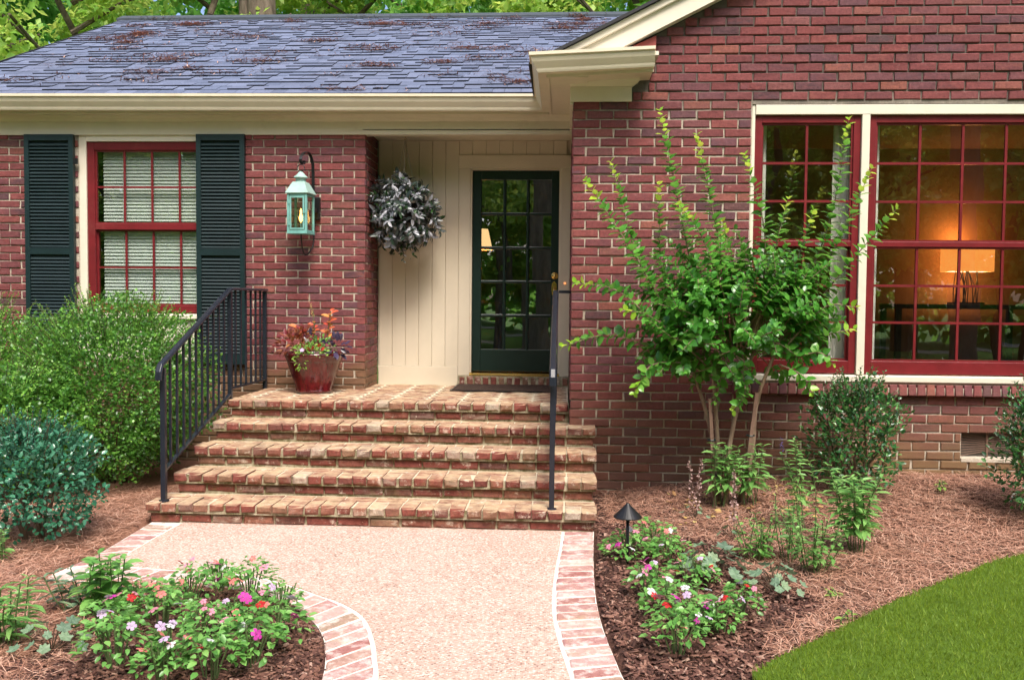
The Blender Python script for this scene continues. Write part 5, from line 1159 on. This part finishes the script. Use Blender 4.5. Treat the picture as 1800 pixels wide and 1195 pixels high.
# --- coral bells: lobed leaves, each a leaf of its own
def lobed():
    V = [(0, 0, 0)]; n = 20
    for i in range(n+1):
        a = -2.75+5.5*i/n; r_ = .5*(1-.34*abs(math.sin(a*2.6)))*(1-.12*abs(a)/2.75); V.append((.45+math.cos(a)*r_, math.sin(a)*r_, -.10*abs(math.sin(a*2.6))+.03))
    V.append((.42, 0, -.03)); c = len(V)-1
    return MB().add(V, [(c, i, i+1) for i in range(0, n+1)]+[(c, n+1, 0)]).mesh('leaf', M['heuchera'], (0, 0, 0))
HL = lobed()
def coral_bells(px, py, s, n, label, spikes=0):
    p = at(px, py, z=.04); z = float(gz(p[0], p[1])); p = at(px, py, z=z); o = empty('coral_bells', (p[0], p[1], z), label, 'plant', 'coral bells in the beds'); st = MB()
    for i in range(n):
        a = i*2.4+random.uniform(-.3, .3); r_ = s*math.sqrt((i+.5)/n); h_ = s*(1.05-.65*(i/n))*random.uniform(.85, 1.1); P = np.array((p[0]+math.cos(a)*r_, p[1]+math.sin(a)*r_, z+h_))
        st.tube([(p[0], p[1], z-.01), (p[0]+math.cos(a)*r_*.6, p[1]+math.sin(a)*r_*.6, z+h_*.8), P], .0025, 4, cap=False)
        sc_ = random.uniform(.055, .09)*s/.14; link('leaf', HL, P, o, (random.uniform(-.5, .5), random.uniform(.1, .8), a), (sc_, sc_, sc_))
    for i in range(spikes):
        a = random.uniform(0, 6.28); hh = random.uniform(.34, .46); tip = np.array((math.cos(a)*.05, math.sin(a)*.05, hh)); st.tube([(p[0], p[1], z), tuple(tip+np.array((p[0], p[1], z)))], .002, 4, cap=False)
        m = 75; t = RNG.uniform(.18, 1, m); b_ = RNG.uniform(0, 6.28, m); rr = .024*(1.1-t); Q = tip*t[:, None]+np.stack([np.cos(b_)*rr, np.sin(b_)*rr, np.zeros(m)], 1)
        link('flower_spike', leaf_mesh('flower_spike', [(Q, rdir(m, .2), rdir(m, .5), RNG.uniform(.010, .020, m), .8, LEAF4, M['spike'])]), (p[0], p[1], z), o)
    st.build('stems', M['twig'], o)
coral_bells(1250, 1012, .17, 26, 'coral bells with pale green lobed leaves beside the impatiens'); coral_bells(1362, 1042, .14, 20, 'coral bells with dark stems closest to the lawn'); coral_bells(90, 1145, .12, 14, 'small coral bells on the outer mulch of the curved bed', 0)
coral_bells(1222, 912, .08, 6, 'small coral bells sending up pink flower spikes by the brick wall', 2); coral_bells(1290, 948, .09, 6, 'small coral bells with a pink flower spike at the crape myrtle base', 2)

# --- fallen leaves
n = 90; X = RNG.uniform(.7, 1.7, n); Y = RNG.uniform(-1.1, -.3, n); P = np.stack([X, Y, gz(X, Y)+.03], 1)
tag(link('fallen_leaves', leaf_mesh('fallen_leaves', [(P, np.concatenate([rdir(n)[:, :2], RNG.uniform(-.1, .3, (n, 1))], 1), np.tile((0, 0, 1.), (n, 1))+RNG.normal(0, .3, (n, 3)), RNG.uniform(.03, .055, n), .6, LEAF8, M['fallen'])]), (0, 0, 0)), 'yellowed leaves fallen under the crape myrtle', 'leaves', kind='stuff')

# ------------------------------------------------------------------ hanging basket
hp_ = at(712, 252, y=1.36); hx, hyy = float(hp_[0]), 1.36; bc = at(709, 382, y=hyy)
bk = empty('hanging_basket', (hx, hyy, float(bc[2])-.2), 'hanging basket of trailing dark silvery leaves in front of the cream planks', 'basket')
b = MB(); b.tube([(hx, hyy, 2.9675), (hx, hyy, 2.945), (hx+.012, hyy, 2.93), (hx, hyy, 2.918), (hx-.010, hyy, 2.928)], .003, 6); b.build('ceiling_hook', M['brass'], bk)
zr_ = float(bc[2])+.12
for i in range(3):
    a = .6+i*2.09; MB().tube([(hx, hyy, 2.92), (hx+.135*math.cos(a), hyy+.135*math.sin(a), zr_)], .0022, 5).build('hanger_wire', M['wire'], bk)
MB().lathe([(0, zr_-.17), (.09, zr_-.17), (.14, zr_), (.133, zr_), (.12, zr_-.02), (0, zr_-.02)], (hx, hyy, 0), 20).build('pot', M['black'], bk, smooth=True)
BP, BD, BU, BLn, BM_ = [], [], [], [], []
cb = np.array((hx, hyy, float(bc[2])+.02))
n = 210; d = rdir(n, .10); d[:, 1] -= .25; d = norm(d)
for i in range(n):
    # a sprig: short stem with opposite leaves, hanging more the lower it sits
    r0 = np.array((.25, .22, .27)); rad_ = RNG.uniform(.62, 1.05); p0 = cb+d[i]*r0*rad_*lumpy(d[i:i+1], 77, .4)[0]
    ax = norm(d[i]+np.array((0, 0, -.35))+RNG.normal(0, .25, 3))
    for k in range(4):
        q_ = p0+ax*.022*k; s_ = norm(np.cross(ax, RNG.normal(size=3)))
        for sg in (-1, 1): BP.append(q_); BD.append(norm(s_*sg+ax*.7+np.array((0, 0, -.2)))); BU.append(norm(d[i]+np.array((0, -.1, .6)))); BLn.append(RNG.uniform(.055, .085)); BM_.append(RNG.random() < .12)
for i in range(9):   # trailing strands below
    x = hx+RNG.uniform(-.14, .12); y = hyy-RNG.uniform(0, .12); z0 = float(bc[2])-.16; L_ = RNG.uniform(.12, .27)
    for k in range(int(L_/.018)):
        z = z0-k*.018; q_ = np.array((x+.02*math.sin(k*.7+i), y, z)); a = k*1.9
        BP.append(q_); BD.append(norm(np.array((math.cos(a), math.sin(a), -.7)))); BU.append(np.array((0, -.5, .6))); BLn.append(RNG.uniform(.035, .055)); BM_.append(True if RNG.random() < .5 else False)
BP, BD, BU, BLn, BM_ = map(np.array, (BP, BD, BU, BLn, BM_)); order = np.argsort(BP[:, 1]); big = order[:280]; rm = np.ones(len(BP), bool); rm[big] = False
D_, S__, N__ = frames(BD, BU); T8 = LEAF8[0].copy(); T8[:, 1] *= .46; bm = [arr_mesh('leaf', T8, LEAF8[1], M['basket']), arr_mesh('leaf', T8, LEAF8[1], M['basket_green'])]
for i in big:
    mt = Matrix(((D_[i][0], S__[i][0], N__[i][0]), (D_[i][1], S__[i][1], N__[i][1]), (D_[i][2], S__[i][2], N__[i][2]))); link('leaf', bm[int(BM_[i])], BP[i], bk, mt.to_euler(), (float(BLn[i]),)*3)
wb = W[bk.name]; a = rm & ~BM_; b_ = rm & BM_
link('foliage', leaf_mesh('foliage', [(BP[a]-wb, BD[a], BU[a], BLn[a], .46, LEAF8, M['basket']), (BP[b_]-wb, BD[b_], BU[b_], BLn[b_], .46, LEAF8, M['basket_green'])]), wb, bk)['kind'] = 'stuff'

# ------------------------------------------------------------------ glazed pot with plants
pp = at(548, 690, z=PZ); px0, py0 = float(pp[0])+.01, .80
pot = empty('planter', (px0, py0, PZ+.001), 'dark red glazed pot with coleus and trailing flowers on the porch', 'planter')
ph = .335
b = MB(); b.lathe([(0, 0), (.150, 0), (.158, .012), (.156, .026), (.152, .032), (.228, .262), (.231, .27), (.235, .272), (.235, .282), (.239, .290), (.248, .318), (.251, .330), (.247, .340), (.238, .342), (.226, .333), (.220, .31), (0, .31)], (px0, py0, PZ+.001), 40)
b.build('pot', M['glaze'], pot, smooth=True)
MB().lathe([(0, .312), (.218, .312)], (px0, py0, PZ+.001), 24).build('soil', M['soil'], pot)
pz = PZ+ph
def tuft(name, cx_, cy_, cz_, r3, n, leaf, w_, mat, up=.3, tpl=LEAF8):
    d = rdir(n, .25); P = np.array((cx_, cy_, cz_))+d*np.array(r3)*RNG.uniform(.5, 1, n)[:, None]
    link(name, leaf_mesh(name, [(P, norm(d+rdir(n, -.1)*.6), norm(np.array((0, -.3, .9))+RNG.normal(0, .35, (n, 3))), leaf*RNG.uniform(.7, 1.2, n), w_, tpl, M[mat])]), (0, 0, 0), pot); W[name] = W.get(name, np.zeros(3))
def fixw(o_): return o_
tuft('coleus_foliage', px0-.15, py0-.06, pz+.07, (.17, .13, .13), 150, .06, .5, 'coleus')
tuft('coleus_foliage', px0-.08, py0+.0, pz+.12, (.13, .12, .12), 70, .055, .55, 'coleus')
tuft('trailing_foliage', px0+.01, py0-.16, pz+.02, (.16, .09, .075), 190, .030, .75, 'lime')
tuft('trailing_foliage', px0+.06, py0-.10, pz+.05, (.15, .09, .10), 130, .030, .7, 'bedleaf')
tuft('trailing_foliage', px0-.05, py0-.235, pz-.05, (.06, .03, .085), 60, .030, .75, 'lime')
tuft('plum_foliage', px0+.20, py0-.06, pz+.05, (.09, .09, .09), 34, .075, .6, 'plum')
tuft('plum_foliage', px0-.01, py0-.05, pz+.14, (.05, .04, .03), 10, .06, .6, 'plum')
T8 = LEAF8[0].copy(); T8[:, 1] *= .62; cl = arr_mesh('leaf', T8, LEAF8[1], M['coleus_bright'])
sm = MB()
for (bx_, tx_, hh, nl) in ((.10, .16, .36, 14), (.0, .02, .26, 8), (-.10, -.12, .22, 7)):
    b0 = np.array((px0+bx_, py0-.02, pz)); t0 = np.array((px0+tx_, py0-.06, pz+hh)); sm.tube([b0, (b0+t0)/2, t0], .004, 5)
    for k in range(nl):
        t = .4+.6*k/(nl-1); a = k*1.57+random.uniform(-.3, .3); D = norm(np.array((math.cos(a), math.sin(a)*.8-.2, .35))); U_ = np.array((0, -.55, .8)); d1, s1, n1 = frames(D[None], U_[None])
        mt = Matrix(((d1[0][0], s1[0][0], n1[0][0]), (d1[0][1], s1[0][1], n1[0][1]), (d1[0][2], s1[0][2], n1[0][2]))); link('leaf', cl, b0+(t0-b0)*t, pot, mt.to_euler(), (random.uniform(.05, .085),)*3)
b0 = np.array((px0+.02, py0-.03, pz)); t0 = np.array((px0+.0, py0-.03, pz+.36)); sm.tube([b0, t0], .003, 5); sm.build('stems', M['stem'], pot)
n = 46; zz = np.linspace(0, .17, n); a = RNG.uniform(0, 6.28, n); P = t0-np.array((0, 0, .05))+np.stack([np.cos(a)*.006-zz*.22, np.sin(a)*.006, zz], 1)
link('flower_spike', leaf_mesh('flower_spike', [(P-W[pot.name], np.stack([np.cos(a), np.sin(a), np.full(n, .5)], 1), np.tile((.1, 0, 1.), (n, 1)), np.linspace(.020, .007, n), .7, LEAF4, M['seed'])]), W[pot.name], pot)
for (dx, dy, dz, ci) in ((.06, -.25, .06, 4), (.11, -.24, .08, 4), (.02, -.25, .05, 4), (-.03, -.26, .04, 5), (.0, -.22, .12, 0), (.17, -.22, .08, 1), (.14, -.24, .05, 4), (-.02, -.2, .13, 0)):
    link('flower', FM[ci], (px0+dx, py0+dy, pz+dz), pot, (1.0, random.uniform(-.4, .4), random.uniform(0, 6)), (.75,)*3)

# ------------------------------------------------------------------ doormat and path light
m0 = at(803, 688, z=PZ); m1 = at(965, 690, z=PZ)
dm = empty('doormat', (-.60, 1.30, PZ+.002), 'dark brown doormat on the bricks before the glazed door', 'doormat')
MB().box(-1.03, -.16, 1.06, 1.60, PZ+.0025, PZ+.016).build('pile', M['mat'], dm, bevel=.004)
bb = MB()
for q_ in ((-1.045, -.145, 1.045, 1.06), (-1.045, -.145, 1.60, 1.615), (-1.045, -1.03, 1.06, 1.60), (-.16, -.145, 1.06, 1.60)): bb.box(q_[0], q_[1], q_[2], q_[3], PZ+.0025, PZ+.011)
bb.build('rubber_edge', M['black'], dm)
p = at(1103, 990, z=.02); lxp, lyp = float(p[0]), float(p[1]); lz = float(gz(lxp, lyp))
pth = empty('path_light', (lxp, lyp, lz), 'black cone topped path light among impatiens by the steps', 'light')
zt_ = float(at(1098, 884, y=lyp)[2]); zb_ = float(at(1098, 908, y=lyp)[2])
MB().tube([(lxp, lyp, lz-.05), (lxp-.003, lyp, zb_+.02)], .009, 10).build('stem', M['black'], pth, smooth=True)
MB().lathe([(0, zb_+.004), (.030, zb_+.004), (.078, zb_-.002), (.080, zb_), (.079, zb_+.004), (.012, zt_-.006), (.008, zt_), (0, zt_+.002)], (lxp-.003, lyp, 0), 28).build('cone_shade', M['black'], pth, smooth=False)

# ------------------------------------------------------------------ woods behind the house and the garden the glass mirrors
def wood_tree_mesh(k, r, h0, h1, n, leaf, mat):
    rng = np.random.default_rng(k); nc = 34; C = np.stack([rng.normal(0, r*.5, nc), rng.normal(0, r*.5, nc), rng.uniform(h0, h1, nc)], 1); cr = rng.uniform(.5, 1.1, nc)*r*.42
    i = rng.integers(0, nc, n); d = norm(rng.normal(size=(n, 3))); P = C[i]+d*(cr[i]*rng.uniform(.55, 1, n))[:, None]*np.array((1, 1, .55)); D = norm(rng.normal(size=(n, 3))+np.array((0, 0, -.3))); U = norm(d+np.array((0, 0, .9)))
    return leaf_mesh('crown', [(P, D, U, leaf*rng.uniform(.6, 1.3, n), .6, LEAF4, mat)])
CR = [wood_tree_mesh(200, 2.6, 2.6, 11, 13000, .21, M['wood_leafA']), wood_tree_mesh(210, 2.9, 2.2, 12, 13000, .20, M['wood_leafB']), wood_tree_mesh(220, 2.3, 1.6, 8, 12000, .17, M['wood_leafA'])]
TRK = []
for k, (r_, h_) in enumerate(((.24, 11), (.28, 12), (.14, 8))):
    b = MB(); P_ = [(random.uniform(-.1, .1)*t, random.uniform(-.1, .1)*t, h_*t/6-.3) for t in range(7)]; b.tube(P_, list(np.linspace(r_, r_*.35, 7)), 10)
    for i in range(7):
        z = h_*random.uniform(.3, .9); a = random.uniform(0, 6.28); b.tube([(0, 0, z), (math.cos(a)*.9, math.sin(a)*.9, z+.6), (math.cos(a)*1.9, math.sin(a)*1.9, z+1.0)], [r_*.35, r_*.22, .03], 6)
    TRK.append(b.mesh('trunk', M['bark'], (0, 0, 0)))
def wood_tree(x, y, k, s, label, group, crown=True):
    o = empty('woodland_tree', (x, y, -.16), label, 'tree', group); o.rotation_euler = (0, 0, random.uniform(0, 6.28)); o.scale = (s, s, s*random.uniform(.95, 1.1))
    for nm, me in (('trunk', TRK[k]), ('crown', CR[k])):
        if nm == 'crown' and not crown: continue
        c = bpy.data.objects.new(nm, me); COL.objects.link(c); c.parent = o
GB = 'trees behind the house roof'
for x, y, k, s, lab in [(-12.6, 11.0, 0, 1.0, 'bright leafy tree at the picture corner above the roof edge'), (-10.2, 12.5, 1, 1.05, 'deep green tree over the sloping end of the roof'), (-9.2, 9.8, 2, 1.0, 'low bright tree hanging over the roof end'),
                        (-5.6, 16.5, 2, 1.25, 'bright small tree just past the twin trunks'), (-3.2, 15.2, 1, .95, 'deep green tree over the middle of the ridge'), (-.6, 16.5, 0, 1.05, 'bright tree over the ridge above the door'),
                        (1.4, 14.6, 2, 1.2, 'bright tree beside the gable rake'), (3.6, 16, 1, 1.0, 'deep green tree behind the gable rake'), (-7.6, 18.5, 1, 1.1, 'deep green tree far behind the twin trunks'), (-8.6, 15.0, 2, 1.2, 'bright tree over the end of the ridge')]:
    wood_tree(x, y, k, s, lab, GB)
for px_, dia, lab in ((437, .20, 'narrow bare trunk of the pair above the ridge'), (461, .32, 'wider mossy trunk of the pair above the ridge')):
    p = at(px_, 0, y=13.2); o = empty('tree_trunk', (p[0], 13.2, -.16), lab, 'tree', 'twin trunks above the ridge')
    MB().tube([(p[0]+random.uniform(-.05, .05), 13.2, z) for z in (-.4, 2, 4, 6, 8, 10, 13)], [dia*1.3, dia*1.15, dia, dia, dia*.98, dia*.9, dia*.8], 14).build('trunk', M['bark'], o, smooth=True)
# far understorey closing the gaps, one leafy mass
n = 42000; X = RNG.uniform(-24, 12, n); Y = RNG.uniform(19, 25, n); Z = RNG.uniform(.0, 13, n); P = np.stack([X, Y, Z], 1)
tag(link('far_woods', leaf_mesh('far_woods', [(P, rdir(n, -.2), rdir(n, .6), RNG.uniform(.25, .6, n), .6, LEAF4, M['wood_leafB'])]), (0, 0, 0)), 'dense green woods far behind the house', 'woods', kind='stuff')
GM = 'trees across the front garden'
for x, y, k, s in [(-9, -19, 1, 1.2), (-4.5, -22, 0, 1.2), (4.5, -24, 1, 1.3), (9.5, -24, 0, 1.2), (14, -18, 1, 1.2), (-14, -15, 0, 1.2), (1.2, -28, 1, 1.4), (-8, -28, 1, 1.4), (13, -29, 1, 1.4), (19, -24, 1, 1.3), (6.8, -31, 1, 1.5), (-1.8, -16.5, 2, 1.15), (-4.2, -18, 2, 1.2), (5.2, -17, 2, 1.1), (7.6, -18.6, 2, 1.25), (10.8, -16.5, 2, 1.2), (13.5, -20.5, 2, 1.3), (-12.0, -13.5, 2, 1.1), (.8, -19, 2, 1.2)]:
    wood_tree(x, y, k, s, 'tall leafy tree across the front garden', GM)
for x, y, dia, lab in ((8.05, -12.2, .27, 'thick dark trunk standing on the front lawn'), (-.62, -12.0, .32, 'thick grey trunk standing in line with the door')):
    o = empty('tree_trunk', (x, y, -.16), lab, 'tree', GM)
    MB().tube([(x, y, z) for z in (-.3, .0, .4, 1.2, 4, 8, 12)], [dia*1.7, dia*1.4, dia*1.1, dia, dia*.95, dia*.8, dia*.6], 14).build('trunk', M['bark'], o, smooth=True)
n = 52000; X = RNG.uniform(-40, 46, n); Y = RNG.uniform(-46, -38, n); Z = RNG.uniform(.0, 1, n)**.8*19; P = np.stack([X, Y, Z], 1)
tag(link('front_woods', leaf_mesh('front_woods', [(P, rdir(n, -.2), rdir(n, .6), RNG.uniform(.5, 1.1, n), .6, LEAF4, M['wood_leafB'])]), (0, 0, 0)), 'dense green woods beyond the road, mirrored in the panes', 'woods', kind='stuff')
tag(MB().prism([(-30, -19.5), (-5, -20.2), (6, -19.4), (14, -18.2), (40, -17.0), (40, -18.6), (14, -19.8), (6, -21.0), (-5, -21.8), (-30, -21)], -.17, -.145, 'z').build('driveway', M['asphalt']), kind='structure')
tag(MB().prism([(-40, -34), (5, -31), (12, -30), (40, -29), (40, -32), (12, -33), (5, -34), (-40, -37)], -.17, -.146, 'z').build('road', M['asphalt']), kind='structure')
